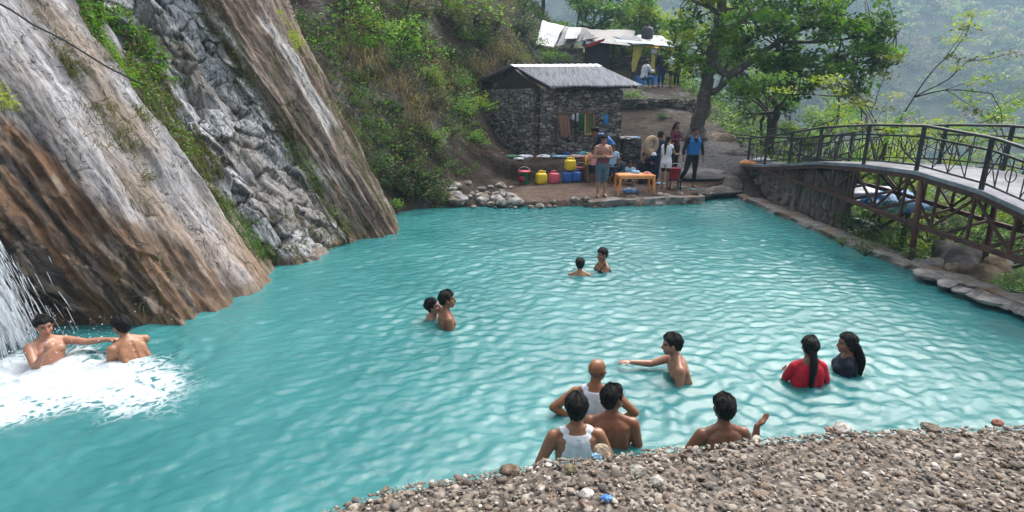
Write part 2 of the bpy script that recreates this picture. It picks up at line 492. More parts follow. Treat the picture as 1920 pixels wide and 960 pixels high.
    for c, r, R in HP:
        v = ell(c, r, R); put((hv(v[0]), v[1], v[2]), 5, np.zeros((len(v[0]), 3)))
    v = limb([(0, .078, .022), (0, .092, -.005), (0, .105, -.027)], [.010, .0115, .0125], 10); put((hv(v[0]), v[1], v[2]), 5, np.zeros((len(v[0]), 3)))
    # one continuous surface
    mb = MB()
    for Vv, Qq, Tt, _, _ in prim: mb.add(Vv, Qq, Tt)
    src = mb.build('person'); me0 = src.data
    md = src.modifiers.new('r', 'REMESH'); md.mode = 'VOXEL'; md.voxel_size = vox; md.use_smooth_shade = True
    dg = bpy.context.evaluated_depsgraph_get(); em = src.evaluated_get(dg).to_mesh()
    nv = len(em.vertices); V = np.empty(nv * 3, np.float32); em.vertices.foreach_get('co', V); V = V.reshape(-1, 3).astype(float)
    Fq = np.array([p.vertices[:] for p in em.polygons if len(p.vertices) == 4]); E = np.empty(len(em.edges) * 2, np.int32); em.edges.foreach_get('vertices', E); E = E.reshape(-1, 2)
    src.evaluated_get(dg).to_mesh_clear(); bpy.data.objects.remove(src); bpy.data.meshes.remove(me0)
    deg = np.bincount(E.ravel(), minlength=nv)[:, None].clip(1)
    def lap(X, it, lam=.5, wt=None):
        for _ in range(it):
            a = np.zeros_like(X); np.add.at(a, E[:, 0], X[E[:, 1]]); np.add.at(a, E[:, 1], X[E[:, 0]])
            dlt = lam * (a / deg - X); X = X + (dlt if wt is None else dlt * wt)
        return X
    hl = (V - HC0) @ HRm / HS                                       # head-local coordinates
    ishead = (np.linalg.norm(hl - [0, 0, 0], axis=1) < .14)
    V = lap(V, 3, .5, np.where(ishead, .45, 1.0)[:, None])
    sv = np.concatenate([p[0] for p in prim]); sp = np.concatenate([np.full(len(p[0]), p[3]) for p in prim]); sb = np.concatenate([p[4] for p in prim])
    kd = kdtree.KDTree(len(sv))
    for i, pnt in enumerate(sv): kd.insert(pnt, i)
    kd.balance(); near = np.array([kd.find(pnt)[1] for pnt in V]); part, bnd = sp[near], sb[near]
    # normals
    def normals(X):
        a, b, c, d = (X[Fq[:, k]] for k in range(4)); fn = np.cross(c - a, d - b); nn = np.zeros_like(X)
        for k in range(4): np.add.at(nn, Fq[:, k], fn)
        return nn / (np.linalg.norm(nn, axis=1, keepdims=True) + 1e-12)
    Nn = normals(V)
    tz = (part == 0)
    Nn_f = Nn
    V = V - Nn_f * (tz * .012 * np.exp(-(bnd[:, 0] / .022) ** 2) * (bnd[:, 1] < -.03) * sstep(.92, 1.0, bnd[:, 2]) * sstep(1.42, 1.36, bnd[:, 2]))[:, None]
    hl = (V - HC0) @ HRm / HS
    eye = np.minimum(np.linalg.norm((hl - [.031, .082, .010]) / [.020, .03, .012], axis=1), np.linalg.norm((hl - [-.031, .082, .010]) / [.020, .03, .012], axis=1))
    V = V - ((hl @ [0, 0, 0])[:, None] + (.008 * sstep(1.1, .3, eye) * (hl[:, 1] > .03))[:, None]) * HRm[:, 1]
    # skin tones
    skin = np.array(skin, float) * [.82, .74, .68]; col = np.tile(skin, (nv, 1)); fr = hl[:, 1] > .045; hd_ = ishead & (part == 5)
    tone = fbm(V * 6 + yaw * 3, 3); col *= (.85 + .3 * tone)[:, None]
    col = mix(col, np.array(skin) * [1.25, .82, .78], hd_ * fr * .4 * sstep(.05, .02, np.abs(hl[:, 2] + .03)))
    ed = np.minimum(np.hypot((hl[:, 0] - .031) / .015, (hl[:, 2] - .010) / .0075), np.hypot((hl[:, 0] + .031) / .015, (hl[:, 2] - .010) / .0075))
    ir = np.minimum(np.hypot(hl[:, 0] - .031, hl[:, 2] - .010), np.hypot(hl[:, 0] + .031, hl[:, 2] - .010))
    col = mix(col, (.10, .05, .035), hd_ * fr * sstep(1.7, 1.0, ed) * .8); col = mix(col, (.17, .15, .14), hd_ * fr * sstep(1.0, .7, ed) * .7); col = mix(col, (.01, .007, .005), hd_ * fr * sstep(.0075, .0055, ir))
    bw = np.abs(hl[:, 2] - .035 - .004 * np.cos(np.abs(hl[:, 0]) * 60)); col = mix(col, (.012, .01, .009), hd_ * fr * sstep(.008, .005, bw) * (np.abs(hl[:, 0]) > .011) * (np.abs(hl[:, 0]) < .052) * .9)
    lp_ = np.hypot(hl[:, 0] / .026, (hl[:, 2] + .064) / .011); col = mix(col, np.array(skin) * [1.2, .62, .65], hd_ * fr * sstep(1.1, .8, lp_)); col = mix(col, (.03, .012, .01), hd_ * fr * sstep(.0022, .001, np.abs(hl[:, 2] + .064)) * (np.abs(hl[:, 0]) < .024))
    if beard: col = mix(col, (.014, .011, .01), beard * hd_ * (hl[:, 1] > -.01) * sstep(-.035, -.055, hl[:, 2]) * sstep(1.0, 1.4, lp_))
    if hair == 'bald': col = mix(col, (.02, .014, .011), .55 * ishead * (part == 5) * (hl[:, 1] < .035) * sstep(.045, .01, hl[:, 2] + .02 * fbm(V * 30, 2)))
    nip = np.hypot((np.abs(bnd[:, 0]) - .095) / .014, (bnd[:, 2] - 1.295) / .014)
    if not fem: col = mix(col, np.array(skin) * [.5, .4, .4], tz * (bnd[:, 1] > .05) * sstep(1.1, .7, nip))
    k = H / 1.7; zt = V[:, 2].max() + (.014 if hair != 'bald' else 0)
    oz = (top - zt * k) if top is not None else z - V[:, 2].min() * k
    o = mk('person', V * k, Fq, SKIN_M, col=col); o.location = (xy[0], xy[1], oz); o.rotation_euler = (0, 0, yaw); tag(o, label, 'person', group)
    o['wrists'] = [float(t) for nm in 'LR' for t in joints[nm][3] * k]
    # hair
    if hair and hair != 'bald':
        nA, nE = 64, 22; az = np.arange(nA) * 2 * PI / nA; hb = MB()
        fz = np.cos(az)                                           # +1 at the face
        low = np.interp(fz, [-1, -.6, -.28, -.1, .1, .3, .55, .8, 1], [-.066, -.06, -.035, .026, .028, .0, .048, .066, .070] if hair != 'long' else [-.09, -.085, -.08, -.07, -.05, -.02, .05, .07, .078])
        low = low + .012 * (vnoise(np.stack([az * 9, az * 0 + yaw, az * 0], -1)) - .5) + .010 * (vnoise(np.stack([az * 3, az * 0 + H * 9, az * 0], -1)) - .5)
        out, inn = [], []
        for e in range(nE + 1):
            t = e / nE; zz = low + (.1215 - low) * math.sin(t * PI / 2) ** .8 if e < nE else np.full(nA, .1215)
            q_ = np.clip((zz - .030) / .0915, -1, 1); rr = np.sqrt(np.clip(1 - q_ ** 2, 0, 1)); rr = np.where(zz < .03, np.interp(zz, [-.1, -.05, .03], [.74, .88, 1.0]), rr)
            th_ = (.022 if hair == 'short' else .014 if hair == 'thin' else .020) * min(1, .25 + t * 5) * (1 + 1.9 * (fbm(np.stack([np.sin(az) * 6 + yaw, np.cos(az) * 6, zz * 26 + H * 50], -1), 3) - .5))
            nx = np.sin(az) * rr; ny = np.cos(az) * rr
            x_, y_, z_ = nx * .073, ny * .094 - .012, zz
            nrm = np.stack([nx, ny, np.clip((zz - .03) / .09, -.2, 1)], -1); nrm /= np.linalg.norm(nrm, axis=1, keepdims=True) + 1e-9
            b_ = np.stack([x_, y_, z_], -1); out.append(b_ + nrm * th_[:, None]); inn.append(b_ - nrm * .006)
        G = np.concatenate([np.array(inn[:1]), np.array(out)]); G = np.concatenate([G, G[:, :1]], 1); hb.sheet(hv(G.reshape(-1, 3)).reshape(G.shape)[:, ::-1])
        if hair in ('long', 'tail'):
            N_ = 12; tl = .46 if hair == 'long' else .36; wd = .115 if hair == 'long' else .050
            st = hv([(0, -.085, -.01)])[0]; bk = HRm @ np.array([0, -1, 0]); pts = [hv([(0, -.07, .03)])[0], st]; rad = [wd * .75, wd]
            bo = bend([(0, -.135, 1.33)])[0]
            for i in range(1, N_):
                t = i / (N_ - 1); p_ = st * (1 - min(1, t * 1.6)) + bo * min(1, t * 1.6); p_ = p_ + np.array([0, -.035 * math.sin(min(1, t * 1.6) * PI), -max(0, t - .6) * tl * 1.5]); pts.append(p_); rad.append(wd * (1 - (.45 if hair == 'long' else .75) * t ** 2) * (.85 + .3 * vnoise(np.array([t * 6, H * 3, 0]))))
            hb.tube(pts, rad, 16, flat=.45 if hair == 'long' else .7, jit=.5)
        ho = hb.build('hair', HAIR_M, o, True); ho.data.transform(Matrix.Scale(k, 4))
    # clothes are grown from the body's own surface
    az_, t_ = bnd, bnd[:, 0]
    for nm, cm, rule, off in wear:
        msk = rule(part, bnd); fsel = msk[Fq].all(1)
        if fsel.sum() < 20: continue
        fq = Fq[fsel]; used = np.unique(fq); remap = -np.ones(nv, int); remap[used] = np.arange(len(used)); f2 = remap[fq]
        wr = .010 * (fbm(V[used] * np.array([9, 9, 16]) + 5, 3) - .45) * min(1, off / .012)
        inner = V[used] + Nn[used] * .0015; outer = V[used] + Nn[used] * (off + wr[:, None])
        ee = np.sort(np.concatenate([f2[:, [0, 1]], f2[:, [1, 2]], f2[:, [2, 3]], f2[:, [3, 0]]]), 1); ue, cn = np.unique(ee, axis=0, return_counts=True); be = ue[cn == 1]
        bd = np.bincount(be.ravel(), minlength=len(used))
        for _ in range(14):
            for X in (outer, inner):
                a = np.zeros_like(X); np.add.at(a, be[:, 0], X[be[:, 1]]); np.add.at(a, be[:, 1], X[be[:, 0]]); m_ = bd == 2; X[m_] = .5 * X[m_] + .5 * a[m_] / 2
        n_ = len(used); rim = np.stack([be[:, 0], be[:, 1], be[:, 1] + n_, be[:, 0] + n_], -1)
        mk(nm, np.concatenate([outer, inner]) * k, np.concatenate([f2, rim]), cm, o)
    return o


# garment rules on (part, bind)
def _tor(p): return (p == 0)
def R_tank(p, b):
    x, y, z_ = np.abs(b[:, 0]), b[:, 1], b[:, 2]
    back = (y < 0) & ((z_ < 1.17) | (x < np.interp(z_, [1.17, 1.26, 1.36, 1.44, 1.52], [.175, .135, .112, .118, .128])) & ~(z_ > 1.435 + np.clip(x - .045, 0, 1) * 3))
    frnt = (y >= 0) & ((z_ < 1.22) | (x < np.interp(z_, [1.22, 1.33, 1.44, 1.54], [.15, .118, .122, .128])) & ~((x < .06) & (z_ > 1.36)) & ~((x < .075) & (z_ > 1.48)))
    return _tor(p) & (z_ > .80) & (z_ < 1.54) & (back | frnt)
def R_neck(b): return (b[:, 2] < 1.462) | ((np.abs(b[:, 0]) > .078) & (b[:, 2] < 1.56))
def R_tee(p, b): return (_tor(p) & (b[:, 2] > .80) & R_neck(b)) | (((p == 1) | (p == 2)) & (b[:, 0] < .34))
def R_long(p, b): return (_tor(p) & (b[:, 2] > .84) & R_neck(b)) | (((p == 1) | (p == 2)) & (b[:, 0] < .95))
def R_vest(p, b): return _tor(p) & (b[:, 2] > .95) & (b[:, 2] < 1.52) & R_neck(b) & ~((np.abs(b[:, 0]) > .155) & (b[:, 2] > 1.28)) & ~((np.abs(b[:, 0]) < .05) & (b[:, 1] > 0) & (b[:, 2] > 1.33))
def R_short(p, b): return (_tor(p) & (b[:, 2] < .97)) | (((p == 3) | (p == 4)) & (b[:, 0] < .46))
def R_capri(p, b): return (_tor(p) & (b[:, 2] < .97)) | (((p == 3) | (p == 4)) & (b[:, 0] < .60))
def R_trunk(p, b): return (_tor(p) & (b[:, 2] < .93)) | (((p == 3) | (p == 4)) & (b[:, 0] < .30))
def R_pant(p, b): return (_tor(p) & (b[:, 2] < .97)) | (((p == 3) | (p == 4)) & (b[:, 0] < .95))
def R_band(p, b): return _tor(p) & (b[:, 2] > .93) & (b[:, 2] < 1.16)
def R_bra(p, b): return _tor(p) & (((b[:, 2] > 1.18) & (b[:, 2] < 1.345)) | ((np.abs(np.abs(b[:, 0]) - .10) < .02) & (b[:, 2] < 1.47) & (b[:, 2] > 1.3)))
def R_dress(p, b): return (_tor(p) & (b[:, 2] > .8) & R_neck(b)) | (((p == 3) | (p == 4)) & (b[:, 0] < .26)) | (((p == 1) | (p == 2)) & (b[:, 0] < .12))


TRUNKS = [('swim_shorts', SUIT_C, R_trunk, .008)]
P_ = lambda px, py: gz(px, py)[:2]
# ================================================================== light
W = bpy.data.worlds.new('World'); S.world = W; W.use_nodes = True
nt = W.node_tree; bg = nt.nodes['Background']
sky = nt.nodes.new('ShaderNodeTexSky'); sky.sky_type = 'NISHITA'; sky.sun_disc = False
SUN_EL, SUN_AZ = math.radians(55), math.radians(36)          # azimuth from +Y towards +X
sky.sun_elevation = SUN_EL; sky.sun_rotation = SUN_AZ; sky.dust_density = 6; sky.air_density = 1.0; sky.ozone_density = 1.0
hs = nt.nodes.new('ShaderNodeHueSaturation'); hs.inputs['Saturation'].default_value = .45
nt.links.new(sky.outputs[0], hs.inputs['Color']); nt.links.new(hs.outputs[0], bg.inputs[0]); bg.inputs[1].default_value = .11
sl = bpy.data.lights.new('sun', 'SUN'); sl.energy = 1.45; sl.angle = math.radians(60); sl.color = (1, .96, .9)
so = bpy.data.objects.new('sun', sl); COL.objects.link(so)
_sd = Vector((math.sin(SUN_AZ) * math.cos(SUN_EL), math.cos(SUN_AZ) * math.cos(SUN_EL), math.sin(SUN_EL)))
so.rotation_euler = _sd.to_track_quat('Z', 'Y').to_euler(); so.location = (20, 20, 40)
S.view_settings.view_transform = 'Standard'; S.view_settings.look = 'None'; S.view_settings.gamma = 1
S.view_settings.exposure = 1.5; S.view_settings.use_curve_mapping = False
S.render.engine = 'CYCLES'; S.cycles.use_denoising = True; S.cycles.denoising_prefilter = 'ACCURATE'; S.cycles.denoising_input_passes = 'RGB_ALBEDO_NORMAL'; S.cycles.max_bounces = 6; S.cycles.transparent_max_bounces = 12
S.cycles.diffuse_bounces = 3; S.cycles.glossy_bounces = 3; S.cycles.volume_bounces = 0; S.cycles.sample_clamp_indirect = 8

# ================================================================== ground
POOL = np.array([(-2.9, 12.4), (-3.3, 14.2), (-3.25, 15.2), (-2.6, 15.9), (-1.55, 16.15), (0.6, 16.15), (2.6, 16.35), (5.7, 16.95), (5.95, 17.6), (7.3, 18.4), (7.6, 0), (-16, 0), (-16, 12.4)])


def poly_sd(P, poly):
    """signed distance to a polygon, negative inside"""
    x, y = P[..., 0], P[..., 1]; d = np.full(x.shape, 1e9); ins = np.zeros(x.shape, bool)
    for (ax, ay), (bx, by) in zip(poly, np.roll(poly, -1, 0)):
        ex, ey = bx - ax, by - ay; t = np.clip(((x - ax) * ex + (y - ay) * ey) / (ex * ex + ey * ey), 0, 1)
        d = np.minimum(d, np.hypot(x - ax - t * ex, y - ay - t * ey))
        c = ((ay > y) != (by > y)) & (x < (bx - ax) * (y - ay) / (by - ay + 1e-12) + ax); ins ^= c
    return np.where(ins, -d, d)


_c = [(-1.6, 16.3, .12), (0, 16.4, .16), (2.5, 16.6, .22), (4.5, 17, .24), (5.8, 17.3, .28), (7, 18.6, .5),
      (-.5, 18.4, .36), (1.5, 18.6, .38), (3.5, 18.4, .34), (5.5, 18.2, .36),
      (0, 19.6, .55), (2, 19.6, .6), (1, 21, 1.0), (3.9, 21, 1.0), (-.7, 23, 1.55), (3.6, 23, 1.4), (5, 20.5, .95), (6.3, 20, .9), (7.6, 19, 1.0), (9, 20, .8),
      (7.1, 22, 1.75), (8.6, 21.5, 1.3), (8.2, 23, 1.8), (5.2, 22.5, 1.7), (6, 24, 2.2), (10, 23, .9), (12, 24, 0), (11, 27, .8),
      (4.5, 26, 2.9), (6.5, 26.5, 2.9), (8, 27, 2.7), (4, 28, 3.4), (7, 28.5, 3.4), (9, 29, 3.2), (3, 33, 3.6), (6, 33, 3.6), (9.2, 33, 3.5), (10.5, 31, 2.8), (12, 30, 1.6), (13, 36, 2.4),
      (1, 26, 2.4), (2.2, 24.5, 2.0), (.6, 30, 4.6), (2, 31, 4.0),
      (-3.3, 15.6, .1), (-1.7, 18, .62), (-3.1, 16.5, .9), (-4.65, 17, 2.8), (-6.35, 18, 4.9), (-6.1, 19, 4.6), (-3.3, 24, 6.7), (.1, 27, 5.2), (-1.4, 22, 2.7), (-1.3, 20.5, 1.6),
      (-.6, 28, 6.6), (.3, 33, 7.6), (-1.5, 36, 10), (1.5, 40, 8.5), (5, 40, 4.6), (10, 42, 4.0), (-4, 30, 11), (-9, 22, 8.5), (-9, 15, 5.0), (-5.5, 15, 3.0), (-4.2, 15.6, 1.6), (-12, 18, 8), (-8, 30, 14), (-14, 30, 16),
      (-3, 20, 3.6), (-4, 21, 5.0), (-2.6, 18, 1.9), (-2.2, 24, 5.2), (-1.2, 25, 5.0),
      (8.4, 10, -1.1), (8.6, 13, -1.0), (8.6, 16, -.6), (9.0, 18.3, .3), (10, 8, -1.8), (11, 14, -1.9), (12, 18, -1.6), (13, 10, -3.0), (16, 20, -3.6), (16, 12, -4.2), (20, 26, -4), (18, 32, -2), (24, 16, -6.5), (24, 34, -5), (30, 45, -6), (20, 45, 0),
      (9, 4, -2), (12, 0, -3), (-14, 45, 20), (10, 55, 4), (30, 8, -8), (34, 60, -9), (40, 30, -10), (2, 55, 10), (60, 60, -16), (60, 0, -14), (20, -20, -6), (-20, -20, 3), (-30, 10, 10), (-30, 60, 28), (0, 80, 8), (40, 90, -12), (90, 90, -20), (-40, 90, 30), (90, -20, -20), (4, 14, -1), (0, 10, -1), (-5, 8, -1), (4, 5, -1), (-8, 4, -1), (0, -10, 0)]
_c = np.array(_c, float)


def _tps(r): return r * r * np.log(r + 1e-9)
_d = np.hypot(_c[:, None, 0] - _c[None, :, 0], _c[:, None, 1] - _c[None, :, 1])
_n = len(_c); _A = np.zeros((_n + 3, _n + 3)); _A[:_n, :_n] = _tps(_d) + np.eye(_n) * .4; _A[:_n, _n] = 1; _A[:_n, _n + 1:] = _c[:, :2]; _A[_n:, :_n] = _A[:_n, _n:].T
_w = np.linalg.solve(_A, np.concatenate([_c[:, 2], [0, 0, 0]]))


def ground_z(P, rough=True):
    P = np.asarray(P, float); z = _w[_n] + P[..., 0] * _w[_n + 1] + P[..., 1] * _w[_n + 2]
    for k in range(_n): z = z + _w[k] * _tps(np.hypot(P[..., 0] - _c[k, 0], P[..., 1] - _c[k, 1]))
    x, y = P[..., 0], P[..., 1]
    # the earth step behind the jerrycans
    z = z + .48 * sstep(18.95, 19.2, y + .25 * np.sin(x * 1.7)) * sstep(-1.6, -.6, x) * (1 - sstep(2.6, 3.6, x)) * (1 - sstep(19.6, 21, y))
    sd = poly_sd(P, POOL)
    if rough:
        p3 = np.stack([x, y, x * 0], -1)
        am = .03 + .40 * sstep(.9, 3.0, z) * sstep(1.5, -.5, x - .12 * (y - 21)) + .12 * sstep(7.8, 9, x)
        am = am * (1 - .9 * sstep(-.2, .4, x - .2) * sstep(24, 20, y) * sstep(5.0, 4.0, x))
        z = z + am * (1.5 * (ridged(p3 * .8, 4) - .55) + .9 * (fbm(p3 * 2.6, 4) - .5))
        z = z + .05 * (fbm(p3 * 5, 3) - .5)
    z = np.where(sd < .3, z * 1.0, z)
    edge = sstep(-.06, .10, sd + .12 * (fbm(np.stack([x * 2.2, y * 2.2, x * 0], -1), 3) - .5))
    inside = (x > -3.4) & (x < 7.7) & (y < 19) | (sd < 0)
    zz = -1.25 + (z + 1.25) * edge
    return np.where(inside, zz, z), sd


def gline(a, b, c, d, st, co):
    return np.concatenate([np.arange(a, b, co), np.arange(b, c, st), np.arange(c, d + .01, co)])


gx = gline(-40, -9, 14, 90, .11, 1.4); gyy = gline(-20, 14.5, 36, 92, .11, 1.4)
GX, GY = np.meshgrid(gx, gyy, indexing='ij'); GP = np.stack([GX, GY], -1)
GZ, GSD = ground_z(GP)
_gn = np.stack([-np.gradient(GZ, gx, axis=0), -np.gradient(GZ, gyy, axis=1), np.ones_like(GZ)], -1); _gn /= np.linalg.norm(_gn, axis=-1, keepdims=True)
p3 = np.stack([GX, GY, GZ], -1)
f1, f2, f3 = fbm(p3 * .7, 4), fbm(p3 * 2.2 + 9, 4), fbm(p3 * 6 + 4, 3)
earth = mix((.018, .012, .008), (.052, .036, .026), sstep(.3, .7, f2))  # hillside tones lowered so the colour carries the slope's deep shading
rock = mix((.03, .027, .025), (.14, .132, .128), sstep(.3, .75, f3))
stain = mix((.02, .014, .010), (.06, .042, .03), f3)
gc = mix(earth, rock, np.clip(sstep(.52, .64, f1) * sstep(.7, 1.8, GZ) * .8 + .5 * sstep(.6, .7, f2), 0, 1))
gc = mix(gc, stain, sstep(.45, .3, f1) * sstep(.6, 1.5, GZ))
bankm = sstep(16, 16.4, GY) * sstep(18.9, 18, GY) * sstep(-.6, .5, GX) * sstep(6.4, 5.6, GX)
gc = mix(gc, mix((.085, .054, .041), (.16, .115, .092), f2), bankm * .9)
gc = mix(gc, (.15, .14, .14), sstep(4.6, 5.6, GX) * sstep(18.2, 19, GY) * sstep(22, 20.8, GY) * .9)       # rock shelf by the bridge
far = sstep(9, 11, GX) + sstep(34, 37, GY) * sstep(2, 4, GX); gc = mix(gc, mix((.03, .05, .015), (.07, .085, .03), f2), np.clip(far, 0, 1) * .85)
gc = mix(gc, (.045, .035, .025), sstep(.22, .02, np.abs(GZ)) * .75)                                      # wet rim
gc = mix(gc, (.08, .36, .36), sstep(-.2, -.8, GZ) * (GSD < .1))
I = np.arange(GX.size).reshape(GX.shape)
gq = np.stack([I[:-1, :-1], I[1:, :-1], I[1:, 1:], I[:-1, 1:]], -1).reshape(-1, 4)
M = Mat('hillside_earth'); v = M.coords()
col = M.mixc(1.0, M.attr(), M.ramp(M.noise(v, 9, 7, .72), (.25, .45), (.75, 1.6)), 'MULTIPLY')
nb = M.bump(M.vor(v, 7), .6, .06, M.bump(M.noise(v, 22, 7, .75), .7, .05))
GROUND_M = M.done(M.bsdf(col, .9, nb, spec=.2))
tag(mk('ground', p3.reshape(-1, 3), gq, GROUND_M, col=gc.reshape(-1, 3)), kind='structure')


def gpt(x, y):
    """ground height and normal from the built grid"""
    i = min(max(np.searchsorted(gx, x) - 1, 0), len(gx) - 2); j = min(max(np.searchsorted(gyy, y) - 1, 0), len(gyy) - 2)
    u = (x - gx[i]) / (gx[i + 1] - gx[i]); w = (y - gyy[j]) / (gyy[j + 1] - gyy[j])
    z = (GZ[i, j] * (1 - u) + GZ[i + 1, j] * u) * (1 - w) + (GZ[i, j + 1] * (1 - u) + GZ[i + 1, j + 1] * u) * w
    return float(z), _gn[i, j]


# ================================================================== cliff of slanted beds, left of the pool
CL = [((-420, 760), (-760, -200), 5.6), ((-150, 668), (-540, -200), 6.3), ((60, 618), (-450, -200), 6.7), ((200, 612), (-370, -200), 7.4), ((345, 604), (-235, -200), 8.7),  # leftmost bed lines are out of view, extended to block light
      ((425, 572), (-120, -200), 9.7), ((490, 530), (-30, -200), 10.7), ((508, 503), (60, -200), 12.3), ((570, 488), (150, -200), 12.9), ((640, 457), (215, -200), 13.1),
      ((692, 447), (285, -200), 12.9), ((735, 438), (385, -200), 14.4), ((742, 425), (430, -200), 15.8), ((735, 412), (400, -200), 18)]
LB = np.array([gz(*b) for b, t, y in CL]); LT = np.array([gy(t[0], t[1], y) for b, t, y in CL])
_ul = np.concatenate([[0], np.cumsum(np.linalg.norm(np.diff((LB + LT) / 2, axis=0), axis=1))])
NU, NT = 560, 400
uu = np.linspace(0, _ul[-1], NU); tt = np.linspace(-.18, 1, NT)
li = np.interp(uu, _ul, np.arange(len(CL)))                          # bed-line index of each column
Bp = np.stack([np.interp(uu, _ul, LB[:, k]) for k in range(3)], -1); Tp = np.stack([np.interp(uu, _ul, LT[:, k]) for k in range(3)], -1)
CP = Bp[:, None] + (Tp - Bp)[:, None] * tt[None, :, None]
LI = np.broadcast_to(li[:, None], (NU, NT)); UU = np.broadcast_to(uu[:, None], (NU, NT)); Tm = np.linalg.norm(Tp - Bp, axis=1)[:, None] * tt[None]
N0 = np.cross(np.gradient(CP, axis=0), np.gradient(CP, axis=1)); N0 /= np.linalg.norm(N0, axis=-1, keepdims=True)
if N0[300, 200, 0] < 0: N0 = -N0
q = lambda a, b, s=0: np.stack([UU * a, Tm * b, UU * 0 + s], -1)
wob = .25 * (fbm(q(.8, .5, 3), 3) - .5)
qs = lambda a, b, s=0: np.stack([(UU + wob) * a, Tm * b, UU * 0 + s], -1)
bed = np.abs(((UU + wob * 1.2) * 1.55) % 1 - .5) * 2                  # bed edges
str1, str2, str3 = fbm(qs(2.4, .26, 1), 4), fbm(qs(8, 1.1, 2), 4), fbm(qs(26, 4.0, 5), 3)
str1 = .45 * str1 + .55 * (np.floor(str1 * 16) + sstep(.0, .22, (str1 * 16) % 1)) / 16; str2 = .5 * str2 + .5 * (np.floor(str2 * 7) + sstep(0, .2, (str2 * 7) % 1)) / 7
wv2 = .30 * (np.stack([fbm(q(3, 3, 31 + k), 3) for k in (0, 9)], -1) - .5)
crk1, crk2, crkv, cro = cells(np.stack([(UU + wob + wv2[..., 0]) * 3.0, (Tm + wv2[..., 1]) * 1.9 + UU * 1.2, UU * 0], -1), .95, True)
ctilt = ((crkv * 37 % 1) - .5) * cro[..., 0] + ((crkv * 91 % 1) - .5) * cro[..., 1]
crs1, crs2, crsv = cells(np.stack([(UU + wob + wv2[..., 1]) * 10.5, (Tm + wv2[..., 0]) * 7.5 - UU * 3, UU * 0 + 8], -1))
crm = sstep(.42, .56, fbm(q(2.2, 1.6, 44), 3))
crack = sstep(6.7, 7.2, LI) * sstep(9.6, 9.1, LI)
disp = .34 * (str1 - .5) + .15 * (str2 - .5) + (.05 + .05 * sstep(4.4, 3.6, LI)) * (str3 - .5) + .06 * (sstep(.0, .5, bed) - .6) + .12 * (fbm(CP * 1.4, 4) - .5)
lg1, lg2, lgv = cells(np.stack([(UU + wob) * 1.7, Tm * .42, UU * 0 + 4], -1)); disp = disp + .10 * (lgv - .5) * (1 - crack)
disp = disp + crack * (.34 * ctilt + .09 * (crkv - .5) + .008 * (crsv - .5) - .05 * sstep(.10, .0, crk2 - crk1) - .012 * crm * sstep(.12, .0, crs2 - crs1) + .28 * (fbm(CP * 1.4 + 3, 4) - .5))
under = sstep(4.2, 2.0, LI) * sstep(.16, .0, tt[None] + 0 * LI); disp = disp - .35 * under
CP = CP + N0 * disp[..., None]
N1 = np.cross(np.gradient(CP, axis=0), np.gradient(CP, axis=1)); N1 /= np.linalg.norm(N1, axis=-1, keepdims=True)
if N1[300, 200, 0] < 0: N1 = -N1
ga, gb = fbm(qs(6, .9, 8), 5), fbm(qs(1.6, .6, 6), 4)
grey = mix(mix((.22, .205, .205), (.40, .39, .40), sstep(.3, .7, ga)), (.56, .55, .575), sstep(.52, .75, fbm(qs(3.3, .55, 12), 5)))
grey = mix(grey, (.30, .225, .16), sstep(.50, .7, gb) * .7)
brown = mix(mix((.022, .011, .006), (.12, .058, .022), sstep(.35, .62, ga)), (.22, .105, .04), sstep(.55, .68, fbm(qs(9, 1.2, 15), 4)))
brown = mix(brown, (.38, .30, .23), .7 * sstep(.60, .70, fbm(qs(17, 3.0, 17), 4)))  # pale streaks painted in as wet highlights along the fine ridges
slab2 = mix(mix((.115, .08, .06), (.27, .215, .18), sstep(.3, .7, ga)), (.42, .40, .39), sstep(.52, .68, gb))
crc = mix(mix((.33, .33, .335), (.58, .59, .61), np.clip(.6 * crkv + .55 * crsv - .05, 0, 1)), (.045, .04, .033), np.clip(sstep(.07, .01, crk2 - crk1) * .8 + crm * sstep(.10, .02, crs2 - crs1) * .8, 0, 1)); crc = mix(crc, (.17, .14, .11), .6 * sstep(.56, .66, fbm(q(1.3, .9, 50), 4)))
TT = tt[None] + 0 * LI
bl = 4.0 + .5 * (gb - .5) + .5 * (ga - .5) + 1.6 * sstep(.34, .0, TT) - 2.7 * sstep(.42, .80, TT)
wet = sstep(.22, -.22, LI - bl)
cc = mix(grey, brown, wet); cc = mix(cc, (.33, .21, .12), .65 * sstep(.30, .05, TT) * sstep(6.9, 6.2, LI) * (1 - wet) * sstep(.35, .6, gb + .15))
cc = mix(cc, crc, crack); s2 = sstep(9.2, 9.6, LI); cc = mix(cc, slab2, s2)
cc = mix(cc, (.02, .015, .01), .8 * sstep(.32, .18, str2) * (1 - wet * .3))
mossy = sstep(.54, .64, fbm(qs(3.2, .9, 21), 4)) * (np.exp(-((LI - 7.0) / .55) ** 2) + .7 * np.exp(-((LI - 9.4) / .35) ** 2) + .7 * np.exp(-((LI - 11.4) / .5) ** 2) + .35 * np.exp(-((LI - 10.3) / .3) ** 2))
cc = mix(cc, (.055, .065, .012), np.clip(mossy * 1.3, 0, .9))
rim = sstep(.22, .04, CP[..., 2]); cc = mix(cc, mix((.10, .05, .02), (.20, .12, .05), ga), rim * .8)
wet = np.clip(np.maximum(wet * (.55 + .45 * sstep(.9, .2, TT)), rim), 0, 1)
I = np.arange(NU * NT).reshape(NU, NT); cq = np.stack([I[:-1, :-1], I[1:, :-1], I[1:, 1:], I[:-1, 1:]], -1).reshape(-1, 4)
M = Mat('bedded_rock'); uvv = M.coords((1, .20, 1), uv=True); v = M.coords()
fine = M.noise(uvv, 16, 8, .72); cr = M.ramp(M.noise(uvv, 42, 6, .7), (.36, .38), (.50, 1.0))
